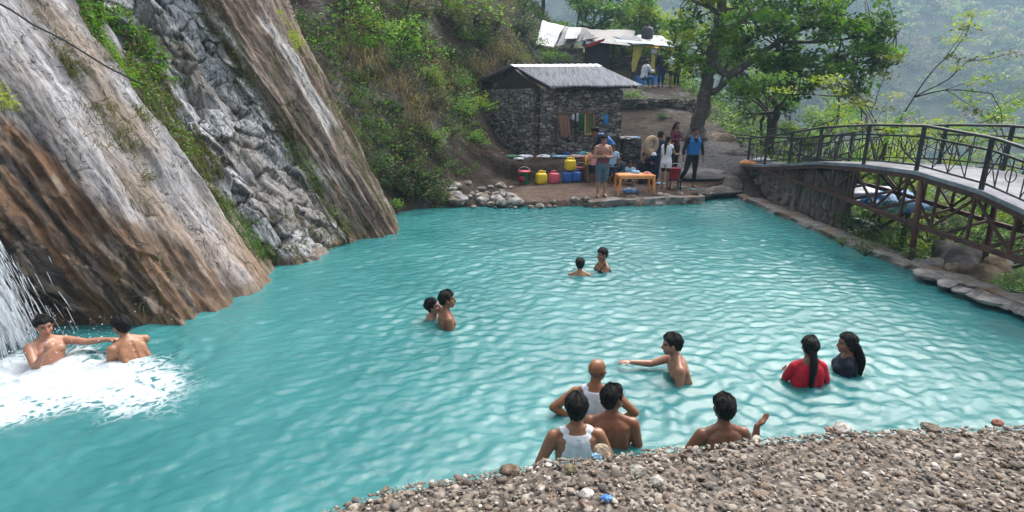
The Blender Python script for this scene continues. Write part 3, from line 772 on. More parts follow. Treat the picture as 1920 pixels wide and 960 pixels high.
col = M.mixc(1.0, M.mixc(1.0, M.attr(), M.ramp(fine, (.25, .55), (.75, 1.45)), 'MULTIPLY'), cr, 'MULTIPLY')
blk = M.vor(M.coords((1, .45, 1), uv=True), 9, 'DISTANCE_TO_EDGE')
wv_ = M.n('ShaderNodeVectorMath', _operation='ADD', i0=M.coords((1, .24, 1), uv=True), i1=M.n('ShaderNodeVectorMath', _operation='SCALE', i0=M.n('ShaderNodeTexNoise', Vector=v, Scale=3, Detail=5).outputs[1], Scale=.22).outputs[0]).outputs[0]
lng = M.vor(wv_, 3.6, 'DISTANCE_TO_EDGE'); shrt = M.vor(wv_, 12, 'DISTANCE_TO_EDGE')
lines = M.math('MULTIPLY', M.ramp(lng, (.004, .4), (.02, 1.0)), M.ramp(M.math('ADD', shrt, M.math('MULTIPLY', M.noise(v, 5, 3), .14)), (.055, .72), (.08, 1.0)))
pits = M.ramp(M.noise(v, 46, 4, .7), (.30, .35), (.40, 1.0)); col = M.mixc(1.0, col, M.math('MULTIPLY', lines, pits), 'MULTIPLY')
nb = M.bump(M.math('MULTIPLY', lines, pits), .6, .03, M.bump(M.noise(v, 30, 6, .7), .45, .03, M.bump(M.noise(uvv, 24, 8, .75), .9, .05)))
wa = M.n('ShaderNodeVertexColor', _layer_name='Col').outputs[1]
ro = M.ramp(wa, (0, .85), (1, .30)); sp = M.ramp(wa, (0, .2), (1, .6))
CLIFF_M = M.done(M.bsdf(col, ro, nb, spec=sp))
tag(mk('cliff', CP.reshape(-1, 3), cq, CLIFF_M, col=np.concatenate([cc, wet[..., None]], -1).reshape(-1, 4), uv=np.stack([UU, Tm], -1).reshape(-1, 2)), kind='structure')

# ================================================================== water of the pool
FALL = np.array(gz(0, 672)[:2])
wx = np.concatenate([np.arange(-9.5, -7, .1), np.arange(-7, 7.6, .028)]); wy = [1.0]
while wy[-1] < 19: wy.append(wy[-1] + max(.022, .0035 * wy[-1] + .004))
wy = np.array(wy); WX, WY = np.meshgrid(wx, wy, indexing='ij')
rw = np.random.default_rng(5); h = np.zeros_like(WX); wz = np.stack([WX, WY, WX * 0], -1)
w1, w2 = (fbm(wz * .55, 3) - .5) * 2.0, (fbm(wz * .55 + 40, 3) - .5) * 2.0
for k in range(54):
    lam = .10 * (6.5 ** rw.random()); a = math.atan2(-.86, .42) + rw.normal() * .62
    kx, ky = math.cos(a) * 2 * PI / lam, math.sin(a) * 2 * PI / lam
    sl_ = (.009 if lam > .35 else .021); ph = kx * (WX + .35 * w1) + ky * (WY + .35 * w2) + rw.random() * 6.28
    h += sl_ * lam / (2 * PI) * (1.25 * np.sin(ph) - .55 * np.abs(np.sin(ph / 2 + 1)))
cellq = np.stack([(WX * .89 + WY * .45) * 3.6 + w1, (WY * .89 - WX * .45) * 7.2 + w2, WX * 0], -1)
h += .012 * (ridged(cellq, 2) - .6)
wq_ = np.stack([WX + .11 * (fbm(wz * 3.1 + 3, 3) - .5) * 2, WY + .11 * (fbm(wz * 3.1 + 60, 3) - .5) * 2, WX * 0], -1)
c1, c2, cv_ = cells(np.stack([(wq_[..., 0] * .95 + wq_[..., 1] * .3) * 5.0, (wq_[..., 1] * .95 - wq_[..., 0] * .3) * 8.4, WX * 0 + .5], -1)); h += .0046 * (1 - (c1 / .6) ** 2) * (.25 + .75 * sstep(-3.5, -.5, WX))
c1, c2, cv_ = cells(np.stack([(wq_[..., 0] * .8 + wq_[..., 1] * .6) * 8.5, (wq_[..., 1] * .8 - wq_[..., 0] * .6) * 13.5, WX * 0 + 9.5], -1)); h += .0026 * (1 - (c1 / .6) ** 2)
r = np.hypot(WX - FALL[0], (WY - FALL[1])); h += .030 * np.exp(-r / 2.2) * np.sin(r * 9 + w1 * 4)
WAKES = [gz(1365, 800), gz(1112, 772), gz(840, 607), gz(1108, 511), gz(1290, 705), gz(1510, 716), gz(1585, 692), gz(255, 668)]
for cx, cy, _ in WAKES:
    r = np.hypot(WX - cx, WY - cy) + .08 * w1; h += .018 * np.exp(-r / .5) * np.sin(r * 26) * sstep(.1, .3, r)
# foam field: strong under the fall, thinning outwards to the right
FC = np.array(gz(30, 712)[:2]); dx, dy = WX - FC[0], WY - FC[1]
el = np.sqrt((dx / np.where(dx > 0, 2.45, 2.5)) ** 2 + (dy / np.where(dy > 0, .85, .98)) ** 2)
foam = np.clip(1.10 - el + .7 * (fbm(wz * 1.8 + 7, 4) - .5), 0, 1)
h += .17 * foam * (fbm(wz * 5, 5, .6) - .55) * sstep(.2, .7, foam)
h += .004 * (fbm(wz * 14, 3) - .5)
I = np.arange(WX.size).reshape(WX.shape); wq = np.stack([I[:-1, :-1], I[1:, :-1], I[1:, 1:], I[:-1, 1:]], -1).reshape(-1, 4)
M = Mat('milky_turquoise_water'); v = M.coords()
vs = M.coords((1, 2.1, 1), rot=(0, 0, -.5))
nb = M.bump(M.noise(vs, 19, 5, .62, 1.2), .20, .04)
fo = M.attr(); fx = M.n('ShaderNodeSeparateColor', Color=fo).outputs[0]
web = M.math('SUBTRACT', 1.0, M.math('MULTIPLY', M.vor(M.n('ShaderNodeVectorMath', _operation='ADD', i0=M.coords((.75, 1.2, 1)), i1=M.n('ShaderNodeVectorMath', _operation='SCALE', i0=M.n('ShaderNodeTexNoise', Vector=v, Scale=3.5, Detail=4).outputs[1], Scale=.8).outputs[0]).outputs[0], 5.2, 'DISTANCE_TO_EDGE'), 4.0))
thr = M.math('ADD', M.math('MULTIPLY', M.noise(v, 11, 7, .75), .55), M.math('MULTIPLY', web, .38))
fm = M.ramp(M.math('ADD', M.math('MULTIPLY', fx, 1.25), thr), (.62, 0.0), (1.62, 1.0))
gate = M.ramp(fx, (.0, 0.0), (.34, 1.0)); fm = M.math('MULTIPLY', fm, gate)
deep = M.ramp(M.noise(v, .35, 3), (.35, (.024, .152, .160)), (.7, (.052, .218, .224)))
body = M.bsdf(M.mixc(fm, deep, M.ramp(M.noise(M.coords((.6, 1.3, 1)), 6, 6, .7), (.3, (.30, .38, .42)), (.62, (.58, .62, .65)))), M.math('ADD', M.math('MULTIPLY', fm, .6), .04), nb, spec=.5)
tr = M.n('ShaderNodeBsdfTransparent', Color=(.35, .85, .85, 1)).outputs[0]
x = M.n('ShaderNodeMixShader', Fac=M.math('MULTIPLY', M.math('SUBTRACT', 1.0, fm), .10)); M.l(body, x.inputs[1]); M.l(tr, x.inputs[2])
WATER_M = M.done(x.outputs[0])
tag(mk('water', np.stack([WX, WY, h], -1).reshape(-1, 3), wq, WATER_M, col=np.repeat(foam.reshape(-1, 1), 3, 1)), kind='structure')


def water_h(x, y):
    return float(h[min(np.searchsorted(wx, x), len(wx) - 1), min(np.searchsorted(wy, y), len(wy) - 1)])


# ================================================================== pebbled ledge at the viewer's feet
LZ = 1.3
EDGE = np.array([gz(px, py + 7, LZ)[:2] for px, py in ((480, 1010), (560, 975), (600, 957), (660, 936), (730, 913), (830, 895), (930, 882), (1010, 866), (1100, 852), (1200, 841), (1310, 832), (1400, 821), (1500, 812), (1600, 806), (1700, 802), (1920, 796), (2300, 775))] + [(7.2, 3.1)])
EX = np.concatenate([np.linspace(EDGE[0, 0], EDGE[-2, 0], 330), np.linspace(EDGE[-2, 0], EDGE[-1, 0], 60)[1:]]); EY = np.interp(EX, EDGE[:, 0], EDGE[:, 1])
EY = EY + .05 * (fbm(np.stack([EX * 6, EX * 0, EX * 0], -1), 4) - .5)
depth = np.concatenate([[-.02, -.01, 0, .004, .012], np.arange(.025, 1.3, .012), np.arange(1.35, 6, .25)])
dz = np.interp(depth, [-.02, -.01, 0, .012, .03], [-2.6, -.35, -.07, -.018, 0])
LX = np.broadcast_to(EX[:, None], (len(EX), len(depth))); LY = EY[:, None] - depth[None]
lp = np.stack([LX, LY, LX * 0], -1)
l1, l2, lv = cells(lp * 46); m1, m2, mv = cells(lp * 24 + 5)
lz = LZ + dz[None] + (.008 * (np.sqrt(np.clip(1 - (l1 / .62) ** 2, 0, 1))) + .010 * np.sqrt(np.clip(1 - (m1 / .6) ** 2, 0, 1)) * (mv > .55)) * (depth[None] > .01) + .05 * (fbm(lp * 2.5, 3) - .5) * sstep(0, .1, depth)[None]
pal = np.array([(.15, .122, .098), (.225, .19, .155), (.10, .078, .062), (.28, .247, .21), (.17, .125, .092), (.125, .11, .097)])
lc = mix((.045, .038, .032), pal[(lv * 5.99).astype(int)], sstep(.06, .16, l2 - l1))
lc = np.where(((mv > .55) & (m1 < .55))[..., None], pal[((mv * 97 % 1) * 5.99).astype(int)] * 1.1, lc)
I = np.arange(LX.size).reshape(LX.shape); lq = np.stack([I[:-1, :-1], I[:-1, 1:], I[1:, 1:], I[1:, :-1]], -1).reshape(-1, 4)
PEB_M = attrmat('pebble', .8, 40, .3, .35, 160, .004, .3)
tag(mk('path', np.stack([LX, LY, lz], -1).reshape(-1, 3), lq, PEB_M, col=lc.reshape(-1, 3)), kind='structure')


def ico(sub):
    t = (1 + 5 ** .5) / 2
    V = np.array([(-1, t, 0), (1, t, 0), (-1, -t, 0), (1, -t, 0), (0, -1, t), (0, 1, t), (0, -1, -t), (0, 1, -t), (t, 0, -1), (t, 0, 1), (-t, 0, -1), (-t, 0, 1)], float)
    F = [(0, 11, 5), (0, 5, 1), (0, 1, 7), (0, 7, 10), (0, 10, 11), (1, 5, 9), (5, 11, 4), (11, 10, 2), (10, 7, 6), (7, 1, 8), (3, 9, 4), (3, 4, 2), (3, 2, 6), (3, 6, 8), (3, 8, 9), (4, 9, 5), (2, 4, 11), (6, 2, 10), (8, 6, 7), (9, 8, 1)]
    V = [v / np.linalg.norm(v) for v in V]
    for _ in range(sub):
        mid = {}; G = []
        def m(a, b):
            k = (min(a, b), max(a, b))
            if k not in mid: p = V[a] + V[b]; mid[k] = len(V); V.append(p / np.linalg.norm(p))
            return mid[k]
        for a, b, c in F:
            ab, bc, ca = m(a, b), m(b, c), m(c, a); G += [(a, ab, ca), (b, bc, ab), (c, ca, bc), (ab, bc, ca)]
        F = G
    return np.array(V), np.array(F)


ICO1, ICO2, ICO3 = ico(1), ico(2), ico(3)


def stone_proto(seed, src=ICO2, sharp=.5):
    V, F = src; rr = np.random.default_rng(seed)
    k = 1 + .35 * (fbm(V * 1.1 + seed * 3.7, 3) - .5)
    V = V * k[:, None]
    for _ in range(int(5 + 5 * sharp)):                       # knock flats off it
        n = rr.normal(size=3); n /= np.linalg.norm(n); d = .62 + .3 * rr.random()
        o = V @ n - d; V = V - np.where(o > 0, o * (.55 + .4 * sharp), 0)[:, None] * n
    return V, F


def scatter_stones(protos, P, R, flat=(.28, .62), rs=RNG, tilt=.35):
    """many small stones as arrays"""
    Vs, Fs, Cs, n = [], [], [], 0
    for i in range(len(P)):
        V, F = protos[rs.integers(len(protos))]
        s = R[i] * np.array([1, .6 + .4 * rs.random(), rs.uniform(*flat)])
        Q = rotz(rs.random() * 6.28) @ rotx(rs.normal() * tilt) @ roty(rs.normal() * tilt)
        Vs.append((V * s) @ Q.T + P[i]); Fs.append(F + n); n += len(V)
    return np.concatenate(Vs), np.concatenate(Fs)


pr1 = [stone_proto(i, ICO1, .3) for i in range(10)]; pr2 = [stone_proto(i + 20, ICO2, .45) for i in range(12)]
NP = 13000
rr_ = .004 + .011 * RNG.random(NP) ** 2.6; big = RNG.random(NP) < .03; rr_[big] = RNG.uniform(.015, .028, big.sum())
pxx = RNG.uniform(-1.1, 3.6, NP); off = RNG.random(NP) ** 1.1 * 1.15
edge_n = 1100; off[:edge_n] = RNG.uniform(-.012, .03, edge_n)
pyy = np.interp(pxx, EX, EY) - off
pzz = LZ + .05 * (fbm(np.stack([pxx, pyy, pxx * 0], -1) * 2.5, 3) - .5) * sstep(0, .1, off) + .012 + rr_ * .12
pzz[:edge_n] -= RNG.uniform(0, .07, edge_n) * (off[:edge_n] < .004)
V, F = [], []; Cc = []
for prs, sel in ((pr1, rr_ < .013), (pr2, rr_ >= .013)):
    P = np.stack([pxx, pyy, pzz], -1)[sel]; v, f = scatter_stones(prs, P, rr_[sel]); n = len(prs[0][0])
    c = pal[RNG.integers(0, 6, len(P))] * RNG.uniform(.7, 1.5, (len(P), 1)); c[RNG.random(len(P)) < .05] = (.46, .42, .38)
    F.append(f + sum(len(q) for q in V)); V.append(v); Cc.append(np.repeat(c, n, 0))
tag(mk('pebbles', np.concatenate(V), np.concatenate(F), PEB_M, col=np.concatenate(Cc)), 'loose grey and tan pebbles covering the ledge in the foreground', 'pebbles', kind='stuff')
def G_(px, py):                                   # where the sight line meets the built ground
    d = _ray(px, py); t = (np.arange(8, 60, .05)); X, Y, Z = d[0] * t, d[1] * t, HC + d[2] * t
    for x, y, zz in zip(X, Y, Z):
        if zz <= gpt(x, y)[0]: return x, y, gpt(x, y)[0]
    return X[-1], Y[-1], Z[-1]


BR, LT_, TN, DK = (.25, .115, .062), (.44, .235, .155), (.42, .25, .135), (.17, .075, .04)
V9, V14 = .009, .014
gB = 'people bathing in the turquoise pool'
# --- by the waterfall
x, y = P_(92, 674)
person('shirtless man sitting in white foam under the waterfall, reaching for another man\'s hand', (x, y), -1.95, top=gy(72, 600, y)[2] + .03, H=1.7, lean=-.12, roll=-.1, head=(-.25, -.15, 0), skin=(.47, .25, .17), wear=TRUNKS, group=gB,
       arms=dict(L=dict(up=(-.40, .90, -.12), fore=(-.5, .85, .06), curl=.6, palm=(0, 0, -1)), R=dict(up=(.30, .75, -.62), fore=(-.25, .55, .80), curl=.9)), legs=dict(L=dict(up=(0, 1, -.3)), R=dict(up=(0, 1, -.3))))
x, y = P_(258, 670)
person('shirtless dark-haired man with his back turned, holding hands with the man in the foam', (x, y), 1.02, top=gy(255, 600, y)[2], H=1.7, lean=.42, head=(.15, -.1, 0), skin=(.40, .205, .115), beard=.9, wear=[('swim_shorts', cloth('pale_trunks', (.5, .47, .47)), R_trunk, .008)], group=gB,
       arms=dict(R=dict(up=(-.42, .9, -.16), fore=(-.55, .85, .12), curl=.5, palm=(0, 0, -1)), L=dict(up=(-.15, .12, -1), fore=(.1, .5, -.8))), legs=dict(L=dict(up=(-.2, 1, .35), low=(0, -.1, -1)), R=dict(up=(.1, 1, .1), low=(0, 0, -1))))
# --- middle of the pool
x, y = P_(838, 607)
person('shirtless man sitting upright in mid-pool, face in profile to the right', (x, y), -1.25, top=gy(838, 545, y)[2], H=1.7, head=(-.2, 0, 0), skin=(.29, .135, .075), wear=TRUNKS, group=gB,
       arms=dict(R=dict(up=(.2, .1, -1), fore=(0, .8, -.5)), L=dict(up=(-.3, .55, -.75), fore=(.1, .8, -.35))), legs=dict(L=dict(up=(-.1, 1, -.1), low=(0, 1, .2)), R=dict(up=(.1, 1, -.1), low=(0, 1, .3))))
x, y = P_(800, 588)
person('swimmer floating low with pale shoulders, just behind the upright seated man', (x, y), -1.5, top=gy(803, 551, y)[2], H=1.65, lean=.25, roll=.3, head=(-.3, .25, .3), skin=(.44, .27, .2), wear=TRUNKS, group=gB,
       arms=dict(R=dict(up=(.6, -.3, -.75), fore=(.3, -.4, -.5)), L=dict(up=(-.2, .8, -.35), fore=(0, 1, -.2))), legs=dict(L=dict(up=(0, .6, -.8), low=(0, -.5, -.6)), R=dict(up=(0, .6, -.8), low=(0, -.5, -.6))))
x, y = P_(1087, 514)
person('small child with wet black hair seen from behind, shoulders just out of the water', (x, y), -.1, top=gy(1086, 484, y)[2], H=1.45, skin=TN, wear=TRUNKS, group=gB, arms=dict(L=dict(up=(-.6, .2, -.7), fore=(0, .5, -.5)), R=dict(up=(.5, .5, -.5), fore=(0, 1, .0))))
x, y = P_(1130, 505)
person('bather with dark straps reaching out to the small child', (x, y), 1.95, top=gy(1127, 465, y)[2], H=1.6, fem=True, head=(.1, -.1, 0), skin=(.33, .17, .105), hair='short', wear=[('bra', BLACK_C, R_bra, .006), ('swim_shorts', SUIT_C, R_trunk, .008)], group=gB,
       arms=dict(L=dict(up=(-.3, .5, -.7), fore=(.35, .9, .25)), R=dict(up=(.25, .45, -.8), fore=(-.1, .9, .35))))
# --- near the ledge
x, y = P_(1114, 772)
person('bald bearded man in a white undershirt standing with hands on hips', (x, y), -.12, top=gy(1118, 675, y)[2], H=1.7, girth=.97, head=(-.75, .0, 0), skin=(.30, .135, .062), hair='bald', beard=.75, vox=V9, group=gB,
       wear=[('undershirt', WHITE_C, R_tank, .007), ('swim_shorts', BLUE_C, R_trunk, .010)], arms=dict(L=dict(up=(-.80, -.25, -.52), fore=(.80, .05, -.45)), R=dict(up=(.75, -.1, -.6), fore=(-.7, .1, -.5))))
y = 4.22; x = gy(1082, 742, y)[0]
person('man in a wet white tank top seen from behind, nearest to the pebbled ledge', (x, y), .06, top=gy(1082, 741, y)[2], H=1.72, girth=1.06, head=(-.10, -.12, 0), skin=(.33, .16, .09), vox=.008, group=gB,
       wear=[('tank_top', WHITE_C, R_tank, .007), ('swim_shorts', SUIT_C, R_trunk, .01)], arms=dict(L=dict(up=(-.50, -.12, -1), fore=(-.12, .2, -1)), R=dict(up=(.50, -.05, -1), fore=(.12, .3, -1))))
y = 4.62; x = gy(1150, 722, y)[0]
person('broad shirtless man seen from behind beside the white tank top, head turned right', (x, y), -.10, top=gy(1140, 721, y)[2], H=1.74, girth=1.07, head=(-.95, .12, 0), skin=(.25, .105, .055), beard=.3, vox=.008, group=gB, wear=TRUNKS,
       arms=dict(L=dict(up=(-.35, 0, -1), fore=(0, .5, -1)), R=dict(up=(.28, -.06, -1), fore=(.02, .2, -1))))
y = 4.45; x = gy(1362, 743, y)[0]
person('shirtless man by the ledge seen from behind, one open hand raised', (x, y), .08, top=gy(1364, 742, y)[2], H=1.7, girth=1.02, head=(.05, -.08, 0), skin=(.24, .105, .06), vox=.008, group=gB, wear=TRUNKS,
       arms=dict(L=dict(up=(-.55, .05, -.85), fore=(.35, .7, -.3)), R=dict(up=(.50, .12, -.80), fore=(.12, .22, .95), hand=(.75, .15, .62), palm=(-.5, .2, .8), curl=.22)))
x, y = P_(1288, 705)
person('shirtless man wading and stooping left with one arm stretched out', (x, y), 1.45, top=gy(1280, 627, y)[2], H=1.7, lean=.30, head=(.0, -.12, 0), skin=(.42, .225, .15), beard=.25, vox=V9, group=gB, wear=TRUNKS,
       arms=dict(R=dict(up=(-.1, 1, -.38), fore=(-.15, 1, .10), curl=.4, palm=(0, 0, -1)), L=dict(up=(-.22, .02, -1), fore=(.1, .25, -1))))
x, y = P_(1510, 716)
person('woman in a soaked red T-shirt with her dark hair hanging down her back', (x, y), .0, top=gy(1506, 632, y)[2], H=1.6, fem=True, girth=1.05, head=(-.1, -.1, 0), skin=(.27, .125, .075), hair='tail', vox=V9, group=gB,
       wear=[('t_shirt', RED_C, R_tee, .010), ('trousers', NAVY_C, R_pant, .008)], arms=dict(R=dict(up=(.42, .0, -1), fore=(-.05, .85, -.25)), L=dict(up=(-.25, .35, -.9), fore=(.4, .8, .05))))
x, y = P_(1584, 692)
person('woman in a navy T-shirt with very long loose black hair', (x, y), 1.15, top=gy(1580, 625, y)[2], H=1.6, fem=True, girth=1.05, head=(.25, -.1, 0), skin=(.30, .15, .095), hair='long', vox=V9, group=gB,
       wear=[('t_shirt', NAVY_C, R_tee, .014), ('trousers', NAVY_C, R_pant, .008)], arms=dict(L=dict(up=(-.22, .15, -1), fore=(.1, .9, .0)), R=dict(up=(.2, .5, -.8), fore=(-.1, .9, .1))))

# --- on the bank
gK = 'people standing and sitting on the far bank'
def on(px, py): a = G_(px, py); return (a[0], a[1]), a[2] - .02
def stand(label, px, py, ptop, yaw, **k):
    xy, zz = on(px, py); t = gy(px, ptop, xy[1])[2]; Hh = k.pop('H', None) or (t - zz); k.setdefault('vox', V14)
    return person(label, xy, yaw, z=zz, H=Hh, group=gK, **k)
stand('standing man with folded arms, maroon top rolled down over grey-blue shorts', 1127, 368, 262, PI + .1, H=1.74, girth=1.08, head=(.1, -.35, 0), skin=(.46, .235, .17), wear=[('rolled_shirt', MAROON_C, R_band, .012), ('shorts', DENIM_C, R_capri, .018)],
      arms=dict(L=dict(up=(-.28, .22, -.9), fore=(.95, .55, .05)), R=dict(up=(.28, .22, -.9), fore=(-.95, .62, .14))))
stand('bather in a blue life jacket bending down by the stone hut wall', 1143, 336, 226, 1.35, H=1.86, lean=.85, head=(.1, -.5, 0), skin=BR, wear=[('wetsuit', BLACK_C, R_long, .006), ('life_jacket', LIFE_C, R_vest, .04), ('leggings', BLACK_C, R_pant, .008)],
      arms=dict(L=dict(up=(-.15, .55, -.9), fore=(0, .3, -1)), R=dict(up=(.15, .6, -.9), fore=(0, .35, -1))))
xy, zz = on(1206, 340)
SEAT = dict(L=dict(up=(-.25, 1, -.05), low=(.05, .1, -1)), R=dict(up=(.25, 1, -.05), low=(-.05, .1, -1)))
person('woman in black with a tight headscarf sitting behind the orange table', xy, PI + .05, top=gy(1203, 285, xy[1])[2], H=1.6, fem=True, girth=1.15, skin=(.32, .17, .11), hair='short', legs=SEAT, vox=V14, group=gK, wear=[('long_dress', BLACK_C, R_long, .016), ('skirt', BLACK_C, R_pant, .02)],
       arms=dict(L=dict(up=(-.4, .35, -.8), fore=(.4, .8, -.4)), R=dict(up=(.4, .35, -.8), fore=(-.4, .8, -.4))))
xy, zz = on(1180, 345)
person('child in a pale blue top sitting low behind the orange table', xy, PI - .25, top=gy(1181, 302, xy[1])[2], H=1.15, skin=BR, legs=SEAT, vox=V14, group=gK, wear=[('top', LBLUE_C, R_tee, .012), ('shorts', DBLUE_C, R_short, .014)],
       arms=dict(L=dict(up=(-.3, .3, -.9), fore=(.2, .8, .1)), R=dict(up=(.3, .3, -.9), fore=(-.2, .8, .1))))
stand('girl in a white sleeveless top with bare legs and white shoes', 1246, 353, 262, -.75, H=1.55, fem=True, head=(-.2, -.1, 0), skin=(.36, .19, .12), hair='tail', wear=[('dress', WHITE_C, R_dress, .016), ('shorts', BLACK_C, R_short, .008)],
      arms=dict(L=dict(up=(-.3, .3, -.9), fore=(.1, .9, -.1)), R=dict(up=(.3, .4, -.85), fore=(0, .9, .0))))
stand('person in dark clothes stooping beside the girl in white', 1226, 344, 258, -1.0, H=1.62, lean=.3, skin=BR, wear=[('shirt', DBLUE_C, R_long, .012), ('trousers', DBLUE_C, R_pant, .02)], arms=dict(R=dict(up=(.2, .7, -.6), fore=(-.2, .8, .3)), L=dict(up=(-.2, .6, -.7), fore=(.1, .8, .3))))
stand('tall person in black leggings and an unbuckled blue life jacket, stepping along the bank', 1294, 352, 250, PI + .15, H=1.80, girth=1.02, head=(.1, -.2, 0), skin=(.27, .13, .08), wear=[('wetsuit', BLACK_C, R_long, .008), ('life_jacket', LIFE_C, R_vest, .045), ('leggings', BLACK_C, R_pant, .008)],
      arms=dict(L=dict(up=(-.35, .05, -1), fore=(-.05, .25, -1)), R=dict(up=(.45, .15, -1), fore=(.2, .4, -.9))), legs=dict(R=dict(up=(.32, .15, -1), low=(.35, -.45, -1))))
xy, zz = on(1160, 342)
person('person in black with a teal shawl sitting between the standing man and the table', xy, 2.3, top=gy(1158, 288, xy[1])[2], H=1.55, girth=1.1, skin=BR, legs=SEAT, vox=V14, group=gK, wear=[('shawl', cloth('dark_teal_cotton', (.012, .04, .05)), R_long, .02), ('trousers', BLACK_C, R_pant, .012)],
       arms=dict(L=dict(up=(-.3, .4, -.8), fore=(.2, .8, -.2)), R=dict(up=(.3, .4, -.8), fore=(-.2, .8, -.2))))
stand('child in a pale top and dark shorts half hidden behind the folded-arms man', 1147, 348, 286, PI - .4, H=1.25, skin=BR, wear=[('top', LBLUE_C, R_tee, .014), ('shorts', DBLUE_C, R_capri, .014)])
stand('barefoot child standing in the gap between the jerrycans and the folded-arms man', 1110, 347, 290, PI + .3, H=1.15, skin=DK, wear=[('shirt', PINK_C, R_tee, .012), ('shorts', BLACK_C, R_short, .014)])
xy, zz = on(1222, 338)
person('person in a dark shirt squatting between the table and the girl in white', xy, PI - .5, z=zz, H=1.5, lean=.35, skin=BR, vox=V14, group=gK, wear=[('shirt', DBLUE_C, R_tee, .014), ('trousers', BLACK_C, R_pant, .014)], legs=dict(L=dict(up=(-.2, 1, .35), low=(0, -.35, -1)), R=dict(up=(.2, 1, .35), low=(0, -.35, -1))), arms=dict(L=dict(up=(-.2, .8, -.5), fore=(.2, .6, .1)), R=dict(up=(.2, .8, -.5), fore=(-.2, .6, .1))))
stand('woman in a dark red shawl standing at the path behind the girl in white', 1262, 322, 246, PI + .5, H=1.58, fem=True, skin=BR, hair='long', wear=[('shawl', cloth('wine_cotton', (.10, .02, .035)), R_long, .02), ('skirt', BLACK_C, R_pant, .03)], arms=dict(L=dict(up=(-.3, .3, -.9), fore=(.3, .8, .1)), R=dict(up=(.3, .3, -.9), fore=(-.3, .8, .1))))
# --- at the tea stall
gS = 'people at the tea stall'
def stall(label, px, py, ptop, yaw, H, **k):
    xy, zz = on(px, py); return person(label, xy, yaw, z=zz, H=H, vox=.02, group=gS, **k)
stall('person with big dark hair standing with their back turned at the tea stall', 1238, 163, 112, .3, 1.75, skin=DK, wear=[('shirt', BLACK_C, R_long, .02), ('trousers', DBLUE_C, R_pant, .02)])
stall('person in a white shirt and dark shorts beside the tea stall', 1256, 164, 120, 1.1, 1.62, skin=BR, wear=[('shirt', WHITE_C, R_tee, .025), ('shorts', BLACK_C, R_short, .02)], arms=dict(L=dict(up=(-.2, .6, -.7), fore=(.1, .9, .3))))
stall('person in dark clothes at the right end of the tea stall', 1267, 163, 121, 2.2, 1.6, skin=DK, wear=[('shirt', BLACK_C, R_long, .02), ('trousers', BLACK_C, R_pant, .02)])
xy, zz = on(1206, 164)
person('seated person wrapped in a white hooded cloth in front of the tea stall', xy, -1.2, z=zz, H=1.65, lean=.25, skin=BR, hair='thin', legs=SEAT, vox=.02, group=gS, wear=[('hooded_wrap', cloth('white_wrap', (.6, .64, .68)), R_long, .04), ('jeans', cloth('blue_denim', (.03, .11, .27)), R_pant, .03)], arms=dict(R=dict(up=(.2, .5, -.8), fore=(-.2, .8, .2))))
# ================================================================== building materials
def stonewall(name, lo, hi, sc=5.2, flat=1.9, mortar=(.045, .04, .036), bumpd=.09):
    M = Mat(name); v = M.coords((1, 1, flat)); w = M.n('ShaderNodeVectorMath', _operation='ADD', i0=v, i1=M.n('ShaderNodeVectorMath', _operation='SCALE', i0=M.n('ShaderNodeTexNoise', Vector=v, Scale=2.6, Detail=3).outputs[1], Scale=.35).outputs[0]).outputs[0]
    e = M.vor(w, sc, 'DISTANCE_TO_EDGE', .9); c = M.n('ShaderNodeSeparateColor', Color=M.vor(w, sc, 'F1', .9, 1)).outputs[0]
    col = M.mixc(1.0, M.ramp(c, (.1, lo), (.9, hi)), M.ramp(M.noise(v, 17, 6, .7), (.3, .6), (.72, 1.45)), 'MULTIPLY')
    col = M.mixc(M.ramp(e, (.0, 1.0), (.085, 0.0)), col, mortar)
    hgt = M.math('ADD', M.ramp(e, (0, 0.0), (.16, 1.0)), M.math('MULTIPLY', M.noise(v, 12, 6, .7), .6))
    return M.done(M.bsdf(col, .9, M.bump(hgt, 1.0, bumpd), spec=.2))


HUT_STONE = stonewall('rubble_masonry', (.15, .133, .115), (.46, .425, .385), mortar=(.07, .06, .05)); DARK_STONE = stonewall('dark_rubble_masonry', (.055, .05, .044), (.17, .16, .145), 4.2, 1.7)
CONC = simple('weathered_concrete', (.25, .24, .235), .85, .4, 3.2, .7, 24, dirt=(.06, .05, .04), dist=.02)
WOOD = simple('weathered_wood', (.13, .085, .055), .8, .4, 10, .5); DARKW = simple('dark_timber', (.03, .022, .018), .85, .4, 8, .4)


def tinmat(name, c, dirt, rough=.42):
    M = Mat(name); v = M.coords(); vs = M.coords((9, .7, .7)); r = M.ramp(M.noise(vs, 1.6, 6, .75), (.46, 0.0), (.66, 1.0)); r2 = M.ramp(M.noise(v, 1.3, 5, .7), (.45, 0.0), (.75, .5))
    col = M.mixc(r2, M.mixc(r, c, dirt), (c[0] * .55, c[1] * .55, c[2] * .6))
    return M.done(M.bsdf(col, rough, M.bump(M.noise(v, 14, 4), .25, .02), .25, .5))


TIN = tinmat('galvanised_tin', (.33, .345, .375), (.09, .08, .075)); TIN_EDGE = tinmat('ridge_tin', (.55, .56, .60), (.3, .28, .26))


